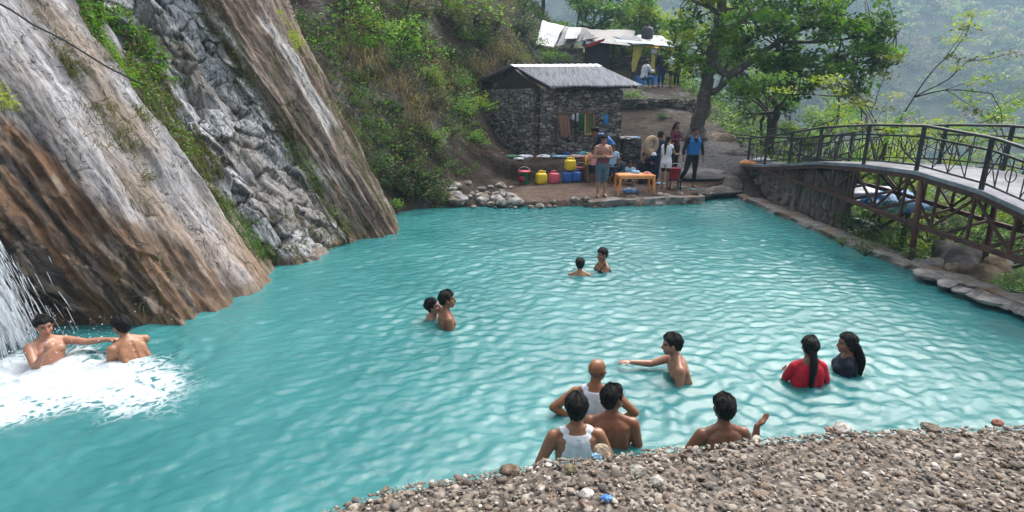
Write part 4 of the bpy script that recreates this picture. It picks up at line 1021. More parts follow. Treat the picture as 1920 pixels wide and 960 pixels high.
def rough_wall(name, mat, pts, z0, z1, th, parent=None, seg=.10, amp=.05, topamp=.06, seed=0):
    """a stone wall standing on a plan polyline; uneven faces and top"""
    pts = np.asarray(pts, float); L = np.concatenate([[0], np.cumsum(np.linalg.norm(np.diff(pts, axis=0), axis=1))]); n = max(3, int(L[-1] / seg)); s = np.linspace(0, L[-1], n)
    xy = np.stack([np.interp(s, L, pts[:, k]) for k in (0, 1)], -1); t = np.gradient(xy, axis=0); t /= np.linalg.norm(t, axis=1)[:, None]; nn = np.stack([t[:, 1], -t[:, 0]], -1)
    zb = np.interp(s, L, np.broadcast_to(np.asarray(z0, float), (len(pts),))); zt = np.interp(s, L, np.broadcast_to(np.asarray(z1, float), (len(pts),))) + topamp * (fbm(np.stack([s * 2.4, s * 0 + seed, s * 0], -1), 4) - .5) * 2
    m = max(3, int((zt - zb).max() / seg)); k = np.linspace(0, 1, m)
    mb = MB(); F = []
    for sd in (1, -1):
        P = np.zeros((n, m, 3)); P[..., :2] = (xy + nn * sd * th / 2)[:, None]; P[..., 2] = zb[:, None] + (zt - zb)[:, None] * k
        a = amp * ((cells(P * [3.2, 3.2, 5.5] + seed)[2] - .5) + (fbm(P * 3 + seed + sd, 4) - .5)); P[..., :2] += nn[:, None] * sd * a[..., None]; F.append(P)
    A, B = F
    ring = np.concatenate([A, (A[:, -1:] + B[:, -1:]) / 2 + [0, 0, .02], B[:, ::-1]], 1)
    mb.sheet(ring)
    for e in (0, -1):
        for j in range(m - 1):
            q = np.array([A[e, j], A[e, j + 1], B[e, j + 1], B[e, j]]); mb.add(q if e == 0 else q[::-1], [(0, 1, 2, 3)])
    return mb.build(name, mat, parent, False)


def corrugated(name, A, B, C_, mat, parent=None, n=70, pitch=.125, amp=.026, th=.006, rows=14, sag=.02, over=.0):
    """sheet from the edge A-B (along the ridge) falling to A+C_, waves running down the slope"""
    A, B, C_ = (np.asarray(q, float) for q in (A, B, C_)); L = np.linalg.norm(B - A); n = max(12, int(L / pitch * 6)); u = np.linspace(0, 1, n); w = np.linspace(0, 1, rows)
    N = unit(np.cross(B - A, C_)); N = N if N[2] > 0 else -N
    tw = fbm(np.stack([u * L * .9, u * 0 + 3, u * 0], -1), 3) - .5
    P = A + (B - A) * u[:, None, None] + C_ * w[None, :, None] * (1 + .03 * tw[:, None, None]); P = P + N * (amp * np.cos(u * L / pitch * 2 * PI))[:, None, None] + N * (.05 * (fbm(P * .8, 3) - .5))[..., None]
    step = np.floor(u * L / .72); P = P + N * (.010 * (step % 2))[:, None, None]
    mb = MB(); mb.sheet(P if np.cross(B - A, C_)[2] > 0 else P[::-1], th); return mb.build(name, mat, parent, True)


# ================================================================== stone hut
FL = np.array(gy(1012, 270, 21)); FR = np.array([FL[0] + 2.92, 21.0, FL[2]]); BLk = np.array([-.70, 23.1, FL[2]]); BRk = FR + (BLk - FL)
ZW = 3.34; ZR = 4.22; hz = .9
hut = thing('stone_hut', 'small rubble stone hut with a rusty corrugated tin gable roof', 'hut', (FL[0], FL[1], hz))
o_ = np.array([FL[0], FL[1], hz]); sd_ = (BLk - FL)
def wallpt(p): return (p - o_)[:2]
rough_wall('front_wall', HUT_STONE, [wallpt(FL), wallpt(FR)], 0, ZW - hz - .02, .34, hut, .07, .06, .01, 1)
lw = rough_wall('side_wall', HUT_STONE, [wallpt(FL + sd_ * .06), wallpt(BLk)], 0, [ZW - hz, ZW - hz], .34, hut, .07, .06, .01, 2)
rough_wall('side_wall', HUT_STONE, [wallpt(FR + sd_ * .06), wallpt(BRk)], 0, ZW - hz, .34, hut, .09, .06, .01, 3); rough_wall('back_wall', HUT_STONE, [wallpt(BLk), wallpt(BRk)], 0, ZW - hz - .03, .34, hut, .12, .05, .01, 4)
rd = unit([1, 0, 0]); R0 = np.array([-.04, 22.6, ZR]) - o_; R1 = np.array([3.20, 22.6, ZR + .02]) - o_
E0 = np.array([1.31, 20.35, 3.40]) - o_; E1 = np.array([4.24, 20.35, 3.46]) - o_; K0 = np.array([-1.62, 24.4, 3.62]) - o_
for nm, lo_ in (('gable', .0), ('gable', 1.0)):
    g_ = MB(); c0 = (FL if lo_ == 0 else FR) - o_; c1 = (BLk if lo_ == 0 else BRk) - o_; ap = R0 * (1 - lo_) + R1 * lo_; ap = np.array([(c0 + c1)[0] / 2, (c0 + c1)[1] / 2, ap[2] - .18])
    a = np.array([c0[0], c0[1], ZW - hz + .01]); b = np.array([c1[0], c1[1], ZW - hz + .01]); t_ = np.array([.05, .04, 0]); g_.add(np.array([a + t_, b + t_, ap + t_, a - t_, b - t_, ap - t_]), [(0, 1, 4, 3), (1, 2, 5, 4), (2, 0, 3, 5)], [(0, 2, 1), (3, 4, 5)]); g_.build('gable', DARKW, hut)
rf = corrugated('roof', R0, R1, E0 - R0, TIN, hut, rows=18)
corrugated('roof_slope', R0 + [0, .02, -.012], R1 + [0, .02, -.012], K0 - R0, TIN, hut, rows=14)
c_ = MB(); U_ = np.linspace(0, 1, 40)
for dv, dz_ in ((E0 - R0, 0), (K0 - R0, 0)):
    P = np.array([[R0 * (1 - u) + R1 * u + np.array([0, 0, .035 + .008 * math.sin(u * 90)]) + dv * w for w in (0, .06, .125)] for u in np.linspace(-.01, 1.01, 60)]); c_.sheet(P if np.cross(R1 - R0, dv)[2] > 0 else P[::-1], .005)
c_.build('ridge_cap', TIN_EDGE, rf)
for a, b in ((R0, E0), (R0, K0), (R1, E1)):
    r_ = MB(); bar(r_, a + [.05, 0, -.09], np.array(b) + [.05, 0, -.08], .06, .08); r_.build('rafter', DARKW, hut)
p_ = MB(); bar(p_, E0 + [.2, .2, -.06], E1 + [-.1, .2, -.06], .07, .08); p_.build('eave_beam', DARKW, hut)
# loose tin weighted with stones by the hut: low stone plinth on its right
rough_wall('stone_plinth', DARK_STONE, [gy(1166, 262, 20.7)[:2], gy(1199, 262, 20.7)[:2]], .85, 1.62, .7, seed=6, amp=.08); pl_ = bpy.data.objects['stone_plinth']; tag(pl_, 'low square block of dark rubble masonry at the right of the hut', 'stone block')

# ================================================================== tea stall on the terrace
SY = 33.0
tz_ = 3.5
tea = thing('tea_stall', 'ramshackle tea stall with tarpaulin and tin roof on the upper terrace', 'stall', (6, SY, tz_)); so_ = np.array([6, SY, tz_])
sp = lambda px, py, Y=SY: np.array(gy(px, py, Y)) - so_
a, b = sp(1050, 120), sp(1092, 120); rough_wall('stone_wall', HUT_STONE, [a[:2] + [-.6, .1], b[:2]], -.4, 2.1, .35, tea, .12, .06, .05, 9)
rough_wall('back_wall', DARK_STONE, [sp(1060, 100, 36.5)[:2], sp(1262, 100, 36.5)[:2]], -.4, 1.9, .3, tea, .25, .06, .05, 10)
rough_wall('side_wall', DARK_STONE, [sp(1092, 100, 33.4)[:2], sp(1085, 100, 36.4)[:2]], -.4, 1.9, .3, tea, .25, .06, .05, 11)
for px, hh in ((1095, 2.35), (1145, 2.3), (1182, 2.2), (1222, 2.15), (1255, 2.0)):
    p = sp(px, 160); m_ = MB(); m_.tube([[p[0], p[1] - .1, -.3], [p[0] + .03, p[1] - .1, hh]], .045, 7, jit=.5); m_.build('post', DARKW, tea)


def drape(mb, corners, n=16, sag=.15, amp=.06, th=.012, seed=0, fr=1.5):
    """a cloth stretched over four corners, sagging and creased"""
    A, B, C2, D = (np.asarray(q, float) for q in corners); u, w = np.meshgrid(np.linspace(0, 1, n), np.linspace(0, 1, n), indexing='ij'); u3, w3 = u[..., None], w[..., None]
    P = A * (1 - u3) * (1 - w3) + B * u3 * (1 - w3) + C2 * u3 * w3 + D * (1 - u3) * w3
    P = P - np.array([0, 0, 1]) * (sag * 16 * u * (1 - u) * w * (1 - w))[..., None] + amp * (np.stack([fbm(P * fr + seed + 9 * k, 3) for k in range(3)], -1) - .5)
    N = np.cross(B - A, D - A); return mb.sheet(P if N[2] >= 0 else P[::-1], th)


TARP_W = simple('white_tarpaulin', (.42, .43, .47), .5, .25, 1.6, .4, 5, dirt=(.17, .165, .17), dist=.05); TARP_G = simple('grey_tarpaulin', (.045, .048, .055), .55, .3, 1.5, .4, 5, dist=.05); TARP_K = simple('black_tarpaulin', (.025, .027, .03), .5, .3, 2, .4, 5, dist=.05)
TARP_B = simple('blue_tarpaulin', (.03, .16, .42), .5, .3, 2, .5, 5, dirt=(.3, .4, .5), dist=.06); TEAL_T = simple('teal_tarpaulin', (.06, .30, .34), .5, .3, 2, .5, 5, dirt=(.4, .5, .55), dist=.06); YEL = simple('yellow_cloth', (.46, .38, .06), .7, .3, 4, .4, 9); YEL2 = simple('orange_yellow_cloth', (.62, .33, .02), .7, .2, 4, .4, 9); REDC = simple('red_cloth', (.32, .02, .02), .7, .3, 4, .4, 9); GREENC = simple('green_cloth', (.02, .12, .05), .7, .3, 4, .4, 9)
def stallsheet(nm, mat_, cs, **k): m_ = MB(); drape(m_, cs, **k); return m_.build(nm, mat_, tea, True)
stallsheet('white_tarpaulin', TARP_W, (sp(1003, 83, 32.5), sp(1038, 90, 32.5), sp(1058, 48, 34.5), sp(1018, 38, 34.5)), sag=.08, amp=.14, seed=1)
stallsheet('grey_tarpaulin', TARP_G, (sp(1038, 90, 32.5), sp(1122, 70, 32.3), sp(1100, 52, 35.5), sp(1058, 48, 35)), sag=.1, amp=.14, seed=2)
stallsheet('pale_sheet', simple('pale_tarpaulin', (.24, .25, .28), .5, .3, 3), (sp(1058, 74, 32.6), sp(1082, 72, 32.6), sp(1090, 52, 34.5), sp(1064, 52, 34.5)), sag=.05, amp=.1, seed=3)
stallsheet('black_tarpaulin', TARP_K, (sp(1090, 75, 32.2), sp(1190, 88, 32.0), sp(1190, 57, 36.2), sp(1096, 54, 36)), sag=.08, amp=.12, seed=4)
corrugated('tin_roof', sp(1142, 66, 35.0), sp(1232, 68, 35.0), sp(1192, 86, 31.9) - sp(1142, 66, 35.0), TIN, tea, rows=10)
stallsheet('white_roof_sheet', TARP_W, (sp(1206, 84, 31.8), sp(1264, 87, 31.8), sp(1240, 66, 35.2), sp(1196, 65, 35.2)), sag=.05, amp=.12, seed=5)
stallsheet('blue_roof_edge', simple('grey_blue_sheet', (.16, .30, .36), .5), (sp(1152, 78, 31.7), sp(1232, 84, 31.6), sp(1222, 80, 32.4), sp(1150, 73, 32.4)), sag=.03, amp=.06, seed=6)
stallsheet('yellow_curtain', YEL, (sp(1184, 136, 32), sp(1192, 134, 32), sp(1206, 86, 32), sp(1187, 84, 32)), sag=0, amp=.16, fr=2.5, seed=7)
stallsheet('yellow_curtain', YEL, (sp(1221, 138, 32), sp(1229, 138, 32), sp(1228, 100, 32), sp(1221, 100, 32)), sag=0, amp=.16, fr=2.5, seed=8)
stallsheet('orange_pennant', YEL2, (sp(1206, 86, 31.7), sp(1234, 91, 31.7), sp(1237, 86, 31.9), sp(1206, 83, 31.9)), sag=0, amp=.1, seed=9)
stallsheet('orange_cloth', YEL2, (sp(1252, 108, 32), sp(1264, 108, 32), sp(1265, 91, 32), sp(1252, 90, 32)), sag=0, amp=.1, seed=10)
stallsheet('red_cloth', REDC, (sp(1096, 90, 32), sp(1132, 78, 31.8), sp(1135, 72, 31.8), sp(1096, 84, 32)), sag=.1, amp=.1, seed=11)
stallsheet('white_pennant', TARP_W, (sp(1220, 99, 31.8), sp(1231, 101, 31.8), sp(1232, 90, 31.8), sp(1222, 91, 31.8)), sag=0, amp=.1, seed=12)
stallsheet('interior_shade_sheet', TARP_K, (sp(1096, 146, 33.6), sp(1142, 148, 33.6), sp(1142, 76, 33.6), sp(1096, 84, 33.6)), sag=0, amp=.1, seed=13)  # black sheet stands in for the shade inside the open front
m_ = MB(); c = sp(1165, 140, 32.6); m_.box((c[0], c[1], .45), (1.0, .6, .9), bev=.02); m_.box((c[0], c[1], .92), (1.15, .72, .05)); m_.build('counter', WOOD, tea)
def crate(nm, lb, px, py, Y, d, mt, cat='box', grp=None):
    p = gy(px, py, Y); zz = gpt(p[0], p[1])[0]; e = thing(nm, lb, cat, (p[0], p[1], zz - .02), .2, grp); m_ = MB(); t_ = .03
    for sx in (-1, 1): m_.box((sx * (d[0] / 2 - t_ / 2), 0, d[2] / 2), (t_, d[1], d[2])); m_.box((0, sx * (d[1] / 2 - t_ / 2), d[2] / 2), (d[0] - 2 * t_ - .004, t_, d[2]))
    m_.box((0, 0, .02), (d[0] - .08, d[1] - .08, .03)); m_.build('body', mt, e); m_ = MB(); m_.box((0, 0, d[2] + .015), (d[0] + .02, d[1] + .02, .026), bev=.008); m_.build('lid', mt, e); return e
crate('bench', 'low bench draped with a blue cloth in front of the tea stall', 1213, 160, 32.2, (1.5, .5, .45), TARP_B, 'bench')
e = thing('tank', 'dark tank standing on the tea stall roof', 'tank', tuple(gy(1213, 74, 34.2)), 0); m_ = MB(); m_.lathe([(.0, 0), (.30, 0), (.33, .05), (.33, .5), (.28, .62), (.12, .68), (.10, .75), (0, .75)], 18); m_.build('body', TARP_K, e, True); m_ = MB(); m_.lathe([(0, .75), (.12, .75), (.12, .80), (0, .82)], 14); m_.build('lid', TARP_K, e, True)

# ================================================================== footbridge
STEEL_R = simple('rusty_steel', (.085, .034, .024), .75, .45, 7, .4, 30, dirt=(.03, .02, .018)); STEEL_K = simple('black_steel', (.014, .018, .020), .5, .4, 6, .25, 30, dirt=(.05, .035, .03)); DECK = simple('worn_grey_deck', (.22, .225, .25), .85, .35, 2.5, .4, 20, dirt=(.10, .09, .085))
YB = np.array([6.6, 8.3, 9.13, 10.7, 12.3, 14.2, 17.2, 18.6, 21]); ZB = np.array([1.15, 1.50, 1.65, 1.76, 1.70, 1.55, 1.12, .98, .86])
zd = lambda y: float(np.interp(y, YB, ZB)) - .02
XN = lambda y: 7.66; XF = lambda y: 9.30 - .0 * y
bridge = thing('footbridge', 'arched steel truss footbridge with black railings and rusty girders', 'bridge', (8.45, 12.5, 0)); bo = np.array([8.45, 12.5, 0])
ys = np.linspace(6.6, 19.4, 60)
P = np.array([[[x, y, zd(y)] for y in ys] for x in np.linspace(XN(0) - .05, XF(0) + .05, 14)]) - bo; P[..., 2] += .012 * (fbm(P * 2.5, 3) - .5)
m_ = MB(); m_.sheet(P, .07); m_.build('deck', DECK, bridge)


def pol(mb, pts, w, h_=None):
    for a, b in zip(pts[:-1], pts[1:]): bar(mb, a, b, w, h_)


ypost = [7.2, 8.2, 9.18, 10.75, 12.4, 14.3, 15.75, 17.25, 18.5]
for side, X, tw in (('n', XN(0), -.02), ('f', XF(0), .02)):
    rl = MB(); yy = np.linspace(6.9, 19.6 if side == 'n' else 22.5, 48); xx = X + (0 if side == 'n' else 0) * yy; top_ = [[X + tw - (.16 * max(0, y - 18.6) if side == 'f' else 0), y, zd(y) + .83] for y in yy]
    rl.tube(np.array(top_) - bo, .028, 8); r_o = rl.build('railing', STEEL_K, bridge, True)
    for dz_ in (.10, .64): lo_ = MB(); lo_.tube(np.array([[X, y, zd(y) + dz_] for y in yy[:44]]) - bo, .013, 6); lo_.build('rail_bar', STEEL_K, r_o)
    for i, y in enumerate(ypost):
        pm = MB(); pm.box(np.array([X, y, zd(y) + .37]) - bo, (.055, .055, .90)); pm.build('rail_post', STEEL_K, r_o)
        if i + 1 < len(ypost):
            y2 = ypost[i + 1]; pn = MB(); n_ = 3; q = np.linspace(y, y2, 5)
            for k in range(1, 4): bar(pn, np.array([X, q[k], zd(q[k]) + .10]) - bo, np.array([X, q[k], zd(q[k]) + .64]) - bo, .014)
            for k in ((0, 1), (3, 4)) if i % 2 else ((1, 2), (2, 3)):
                bar(pn, np.array([X + .008, q[k[0]], zd(q[k[0]]) + .10]) - bo, np.array([X + .008, q[k[1]], zd(q[k[1]]) + .64]) - bo, .012); bar(pn, np.array([X - .008, q[k[1]], zd(q[k[1]]) + .10]) - bo, np.array([X - .008, q[k[0]], zd(q[k[0]]) + .64]) - bo, .012)
            for dz_ in (.115, .625): bar(pn, np.array([X, y + .03, zd(y) + dz_]) - bo, np.array([X, y2 - .03, zd(y2) + dz_]) - bo, .016)
            if i % 3 != 2:                                   # a scroll in the panel
                a = np.linspace(0, 2 * PI, 15); yc = (y + y2) / 2; pn.tube(np.stack([a * 0 + X, yc + .10 * np.cos(a), zd(yc) + .37 + .10 * np.sin(a)], -1) - bo, .008, 5, caps=False)
            pn.build('rail_panel', STEEL_K, r_o)
zb_ = lambda y: float(np.interp(y, [6.6, 8.1, 10.57, 13.07, 17.3, 19], [.72, .72, .74, .84, .92, .9]))
for X, rx in ((XN(0), 0), (XF(0), 0)):
    tr_ = MB(); pol(tr_, np.array([[X, y, zd(y) - .12] for y in ys]) - bo, .07, .09); tr = tr_.build('truss', STEEL_R, bridge)
    ch = MB(); pol(ch, np.array([[X, y, zb_(y)] for y in np.linspace(6.6, 17.4, 30)]) - bo, .075, .085); ch.build('bottom_chord', STEEL_R, tr)
    yn = np.linspace(6.7, 16.9, 13)
    for i, y in enumerate(yn):
        if zd(y) - zb_(y) < .25: continue
        v_ = MB(); bar(v_, np.array([X, y, zd(y) - .15]) - bo, np.array([X, y, zb_(y) + .04]) - bo, .042); v_.build('upright', STEEL_R, tr)
        if i + 1 < len(yn) and zd(yn[i + 1]) - zb_(yn[i + 1]) > .2:
            a, b = (y, yn[i + 1]) if i % 2 else (yn[i + 1], y); d_ = MB(); bar(d_, np.array([X + .01, a, zd(a) - .16]) - bo, np.array([X + .01, b, zb_(b) + .05]) - bo, .038); d_.build('diagonal', STEEL_R, tr)
for i, y in enumerate(np.linspace(6.9, 16.6, 11)):
    c_ = MB(); bar(c_, np.array([XN(0) + .06, y, zd(y) - .14]) - bo, np.array([XF(0) - .06, y, zd(y) - .14]) - bo, .07); c_.build('cross_beam', STEEL_R, bridge)
    if i < 10:
        y2 = np.linspace(6.9, 16.6, 11)[i + 1]; c_ = MB(); bar(c_, np.array([XN(0) + .06, y, zb_(y) + .01]) - bo, np.array([XF(0) - .06, y2, zb_(y2) + .01]) - bo, .05); c_.build('brace', STEEL_R, bridge)
for X, y, zb in ((7.62, 10.35, .0), (9.3, 10.6, -1.6), (7.66, 7.0, -1.8), (9.3, 7.0, -2.4)):
    c_ = MB(); c_.tube(np.array([[X, y, zb], [X + .03, y + .2, zd(y + .2) - .16]]) - bo, .052, 10); c_.build('support_post', STEEL_R, bridge, True)
# abutment of stained concrete, the near end stands on the pool wall
M = Mat('stained_abutment'); v = M.coords(); vv = M.coords((2.2, 2.2, .18)); st_ = M.ramp(M.noise(vv, 2.6, 6, .7), (.40, 0.0), (.58, 1.0))
col = M.mixc(st_, (.035, .028, .022), M.ramp(M.noise(v, 4, 5), (.3, (.13, .105, .085)), (.7, (.26, .22, .19)))); ABUT = M.done(M.bsdf(col, .85, M.bump(M.noise(v, 9, 6, .7), .7, .05)))
rough_wall('bridge_abutment', ABUT, [(7.98, 13.4), (8.02, 16), (8.0, 19.0)], [-1.2, -.8, -.2], [1.38, 1.12, .86], .42, seed=21, amp=.10, topamp=.02); tag(bpy.data.objects['bridge_abutment'], 'stained dark concrete abutment under the far end of the footbridge', 'abutment')
# pool wall
pw = [(7.34, 18.6), (7.40, 16), (7.46, 13), (7.56, 10.4), (7.68, 9), (7.80, 7.4), (7.9, 5.6), (8.0, 3)]
M = Mat('mossy_coping'); v = M.coords(); col = M.mixc(M.ramp(M.noise(v, 1.7, 6, .7), (.48, 0.0), (.62, 1.0)), M.ramp(M.noise(v, 5, 6, .7), (.3, (.10, .085, .07)), (.7, (.30, .285, .275))), (.16, .085, .03))
COPE = M.done(M.bsdf(col, .55, M.bump(M.noise(v, 8, 7, .75), 1.0, .07)))
rough_wall('pool_wall', COPE, pw, -1.3, [.10, .10, .09, .10, .12, .16, .16, .16], .46, seed=31, amp=.12, topamp=.05, seg=.08); tag(bpy.data.objects['pool_wall'], 'low wet masonry wall holding in the pool along its right side', 'wall')
# terrace retaining wall
rough_wall('terrace_wall', DARK_STONE, [(4.2, 25.6), (5.6, 25.3), (7.0, 25.9), (8.4, 26.6), (9.2, 27.6)], [1.9, 1.8, 1.8, 1.7, 1.6], [2.95, 3.0, 3.0, 2.85, 2.7], .5, seed=41, amp=.2, topamp=.10, seg=.14); tag(bpy.data.objects['terrace_wall'], 'dry stone retaining wall of the terrace below the tea stall', 'wall')
# bank kerb: slab of rough stones at the waterline
rough_wall('bank_kerb', COPE, [(2.2, 16.42), (4.2, 16.75), (5.75, 17.05)], -.6, [.17, .20, .20], .5, seed=51, amp=.16, topamp=.05, seg=.07); tag(bpy.data.objects['bank_kerb'], 'low kerb of wet stone slabs at the water edge of the bank', 'kerb')
# ================================================================== things on the bank
def plastic(n, c): return simple(n, c, .38, .12, 5, .1, 20, spec=.5, dirt=tuple(x * .55 + .02 for x in c))
PL = dict(yellow=plastic('yellow_plastic', (.72, .52, .01)), pink=plastic('pink_plastic', (.62, .09, .14)), blue=plastic('blue_plastic', (.01, .10, .36)), red=plastic('red_plastic', (.34, .015, .03)), orange=plastic('orange_plastic', (.78, .30, .09)), green=plastic('green_plastic', (.015, .16, .07)), dark=plastic('dark_plastic', (.012, .013, .016)), white=plastic('white_plastic', (.7, .7, .72)))
gJ = 'jerrycans and buckets stored on the bank'


def jerrycan(label, px, py, Y, col, z=None, rz=0.0, s=1.0):
    p = gy(px, py, Y); zz = gpt(p[0], p[1])[0] - .01 if z is None else z
    e = thing('jerrycan', label, 'jerrycan', (p[0], p[1], zz), rz, gJ); m_ = MB()
    m_.lathe([(0, 0), (.13, 0), (.158, .02), (.165, .06), (.165, .27), (.150, .315), (.11, .335), (0, .335)], 32, sq=4.5, sy=.92); m_.lathe([(.167, .12), (.172, .125), (.172, .135), (.167, .14)], 32, sq=4.5, sy=.92); m_.build('body', PL[col], e, True)
    m_ = MB(); m_.tube([(-.10, 0, .32), (-.085, 0, .385), (-.03, 0, .40), (.03, 0, .395), (.045, 0, .325)], [.022, .022, .02, .022, .024], 8); m_.build('handle', PL[col], e, True)
    m_ = MB(); m_.lathe([(.036, .325), (.036, .36), (.042, .362), (.042, .392), (.03, .398), (0, .398)], 14, c=(.10, .0, 0)); m_.build('cap', PL['dark' if col != 'yellow' else 'yellow'], e, True)
    e.scale = (s,) * 3; return e


yj = 18.55
jerrycan('yellow jerrycan on the ground at the left end of the jerrycan row', 1015, 338, yj, 'yellow', rz=.3, s=1.05)
jerrycan('pink jerrycan on the ground between the yellow and the blue ones', 1039, 339, yj, 'pink', rz=.15)
j1 = jerrycan('left one of two blue jerrycans in the lower row', 1063, 338, yj, 'blue', rz=.1, s=.98)
jerrycan('right one of two blue jerrycans in the lower row', 1081, 338, yj + .05, 'blue', rz=-.1, s=.98)
jerrycan('yellow jerrycan stacked on top of the blue jerrycans', 1069, 316, yj + .05, 'yellow', z=j1.location.z + .385, rz=.25, s=1.02)


def bucket(nm, label, px, py, Y, mt, h_=.30, r=.16, z=None, grp=None, band=None, lid=None):
    p = gy(px, py, Y); zz = gpt(p[0], p[1])[0] - .01 if z is None else z
    e = thing(nm, label, 'bucket', (p[0], p[1], zz), 0, grp); m_ = MB(); m_.lathe([(0, .0), (r * .78, 0), (r * .80, .01), (r, h_), (r * 1.06, h_), (r * 1.06, h_ - .02), (r * 1.0, h_ - .02)] + [(r * .97, h_ - .005), (r * .77, .015), (0, .015)], 28); m_.build('body', mt, e, True)
    m_ = MB(); a = np.linspace(.15, PI - .15, 14); m_.tube(np.stack([np.cos(a) * r * 1.04, a * 0 + .02, h_ - .02 + np.sin(a) * r * .9], -1), .006, 6); m_.build('handle', PL['white'], e, True)
    if lid is not None: m_ = MB(); m_.lathe([(0, h_ + .03), (r * 1.08, h_ + .02), (r * 1.1, h_ - .01), (r * 1.02, h_ - .02)], 28); m_.build('lid', lid, e, True)
    return e


b1 = bucket('bucket', 'dark red bucket stacked beside the upper yellow jerrycans', 1090, 322, yj + .25, PL['red'], .42, .19, z=gpt(*gy(1090, 322, yj + .25)[:2])[0] - .03, grp=gJ)
st_ = crate('crate', 'brown crate under the right-hand yellow jerrycan', 1107, 340, yj + .1, (.42, .36, .50), WOOD, 'crate')
jerrycan('yellow jerrycan stacked on the crate next to the folded-arms man', 1106, 303, yj + .1, 'yellow', z=st_.location.z + .53, rz=-.2, s=.95)
e = bucket('bucket', 'green and red drum standing alone at the left end of the row', 983, 343, yj + .05, PL['green'], .40, .19, grp=gJ, lid=PL['pink']); m_ = MB(); m_.lathe([(.18, .06), (.186, .06), (.193, .25), (.187, .25)], 14, sx=-1); v_ = m_.V[0]; m_.V[0] = v_ * [1, .999, 1]
m2 = MB(); a = np.linspace(PI * .85, PI * 1.5, 14); m2.sheet(np.array([[[math.cos(t) * (.175 + .06 * zq), math.sin(t) * (.175 + .06 * zq), zq] for zq in (.06, .15, .26)] for t in a])[::-1], .004); m2.build('red_patch', PL['red'], e, True)
# table
p = G_(1186, 358); tb = thing('table', 'low orange plastic table in front of the seated woman', 'table', (p[0], 17.15, gpt(p[0], 17.15)[0] - .01), .06)
m_ = MB(); m_.box((0, 0, .575), (1.12, .58, .03), bev=.012); m_.box((0, 0, .602), (1.04, .50, .012), bev=.004); m_.build('tabletop', PL['orange'], tb)
m_ = MB()
for sy in (-1, 1): m_.box((0, sy * .262, .525), (.98, .02, .07)); 
for sx in (-1, 1): m_.box((sx * .53, 0, .525), (.02, .46, .07))
m_.build('apron', PL['orange'], tb)
for sx in (-1, 1):
    for sy in (-1, 1):
        m_ = MB(); q = np.array([[sx * .50, sy * .25, .558], [sx * .52, sy * .262, .30], [sx * .545, sy * .275, 0]]); m_.tube(q, [.055, .040, .028], 4); m_.build('leg', PL['orange'], tb)


def lump(nm, label, cat, px, py, Y, r, mt, seed=0, flat=.35, grp=None, z=None, rz=0):
    """a crumpled cloth or bag lying where it was dropped"""
    p = gy(px, py, Y); zz = gpt(p[0], p[1])[0] if z is None else z; V, F = ICO3; rr = np.array([r, r * .7, r * flat])
    k = .75 + .6 * (ridged(V * 1.5 + seed * 3.3, 3) - .5) + .35 * (fbm(V * 3.1 + seed, 3) - .5); X = V * k[:, None] * rr; X[:, 2] = np.maximum(X[:, 2], -.01); X = X @ rotz(rz).T
    o = mk(nm, X, F, mt); o.location = (p[0], p[1], zz + .005); return tag(o, label, cat, grp)


gC = 'clothes and slippers dropped on the earth ledge'
lump('shirt', 'white shirt spread on the ledge left of the red-edged cloth', 'clothing', 985, 293, 20.0, .30, WHITE_C, 1, .3, gC, rz=.4); lump('shirt', 'small white cloth lying at the rim of the ledge', 'clothing', 973, 303, 19.6, .20, WHITE_C, 2, .3, gC)
lump('cloth', 'dark green cloth lying left of the white shirt', 'clothing', 962, 299, 19.8, .32, GREENC, 3, .2, gC); lump('shirt', 'white cloth crumpled next to a small red one', 'clothing', 1020, 298, 19.8, .26, WHITE_C, 4, .35, gC)
lump('cloth', 'small red cloth on top of the ledge', 'clothing', 1008, 290, 20.0, .13, REDC, 5, .5, gC); lump('towel', 'pale blue towel spread flat on the ledge above the pink jerrycan', 'towel', 1052, 296, 19.7, .34, LBLUE_C, 6, .16, gC)
lump('towel', 'pale pink towel spread on the ledge behind the stacked jerrycan', 'towel', 1082, 296, 19.7, .36, cloth('dusty_pink', (.50, .34, .33)), 7, .2, gC); lump('bag', 'black bag with a blue top against the foot of the hut', 'bag', 1058, 284, 20.3, .34, BLACK_C, 8, .6)
lump('cloth', 'blue cloth lying on the black bag', 'clothing', 1062, 276, 20.3, .17, BLUE_C, 9, .4, z=gpt(*gy(1062, 276, 20.3)[:2])[0] + .12); lump('stone', 'grey boulder at the foot of the hut wall beside the black bag', 'stone', 1038, 285, 20.4, .2, CONC, 10, .8)
lump('plastic_sheet', 'scrap of pale plastic on the slope left of the hut corner', 'litter', 976, 272, 20.8, .24, TARP_W, 11, .2)
lump('bag', 'teal bag on the ledge under the bending bather', 'bag', 1094, 288, 19.8, .26, TEAL_T, 12, .7); lump('bag', 'red bag beside the bending bather', 'bag', 1100, 298, 19.4, .18, PL['red'], 13, .9)
lump('towel', 'pink cloth on the orange table', 'towel', 1213, 326, 17.2, .13, PINK_C, 14, .5, z=tb.location.z + .605); lump('cloth', 'blue and white cloth bundle on the orange table', 'clothing', 1191, 325, 17.25, .16, LBLUE_C, 15, .7, z=tb.location.z + .605)
lump('bag', 'blue bag under the orange table', 'bag', 1183, 358, 17.3, .28, TARP_B, 16, .4); lump('cloth', 'light blue cloth lying behind the girl in white', 'clothing', 1237, 334, 18.2, .18, LBLUE_C, 17, .3)
lump('bundle', 'white folded bundle held in front of the girl in white', 'bundle', 1226, 289, 17.75, .10, WHITE_C, 18, .9, z=gy(1226, 291, 17.75)[2])
for i, (px, py, Y) in enumerate(((1300, 352, 17.45), (1278, 345, 17.7))): lump('slipper', ('blue slipper on the ground beside the stepping person', 'blue slipper lying behind the stepping person')[i], 'slipper', px, py, Y, .12, TEAL_T, 19 + i, .35)
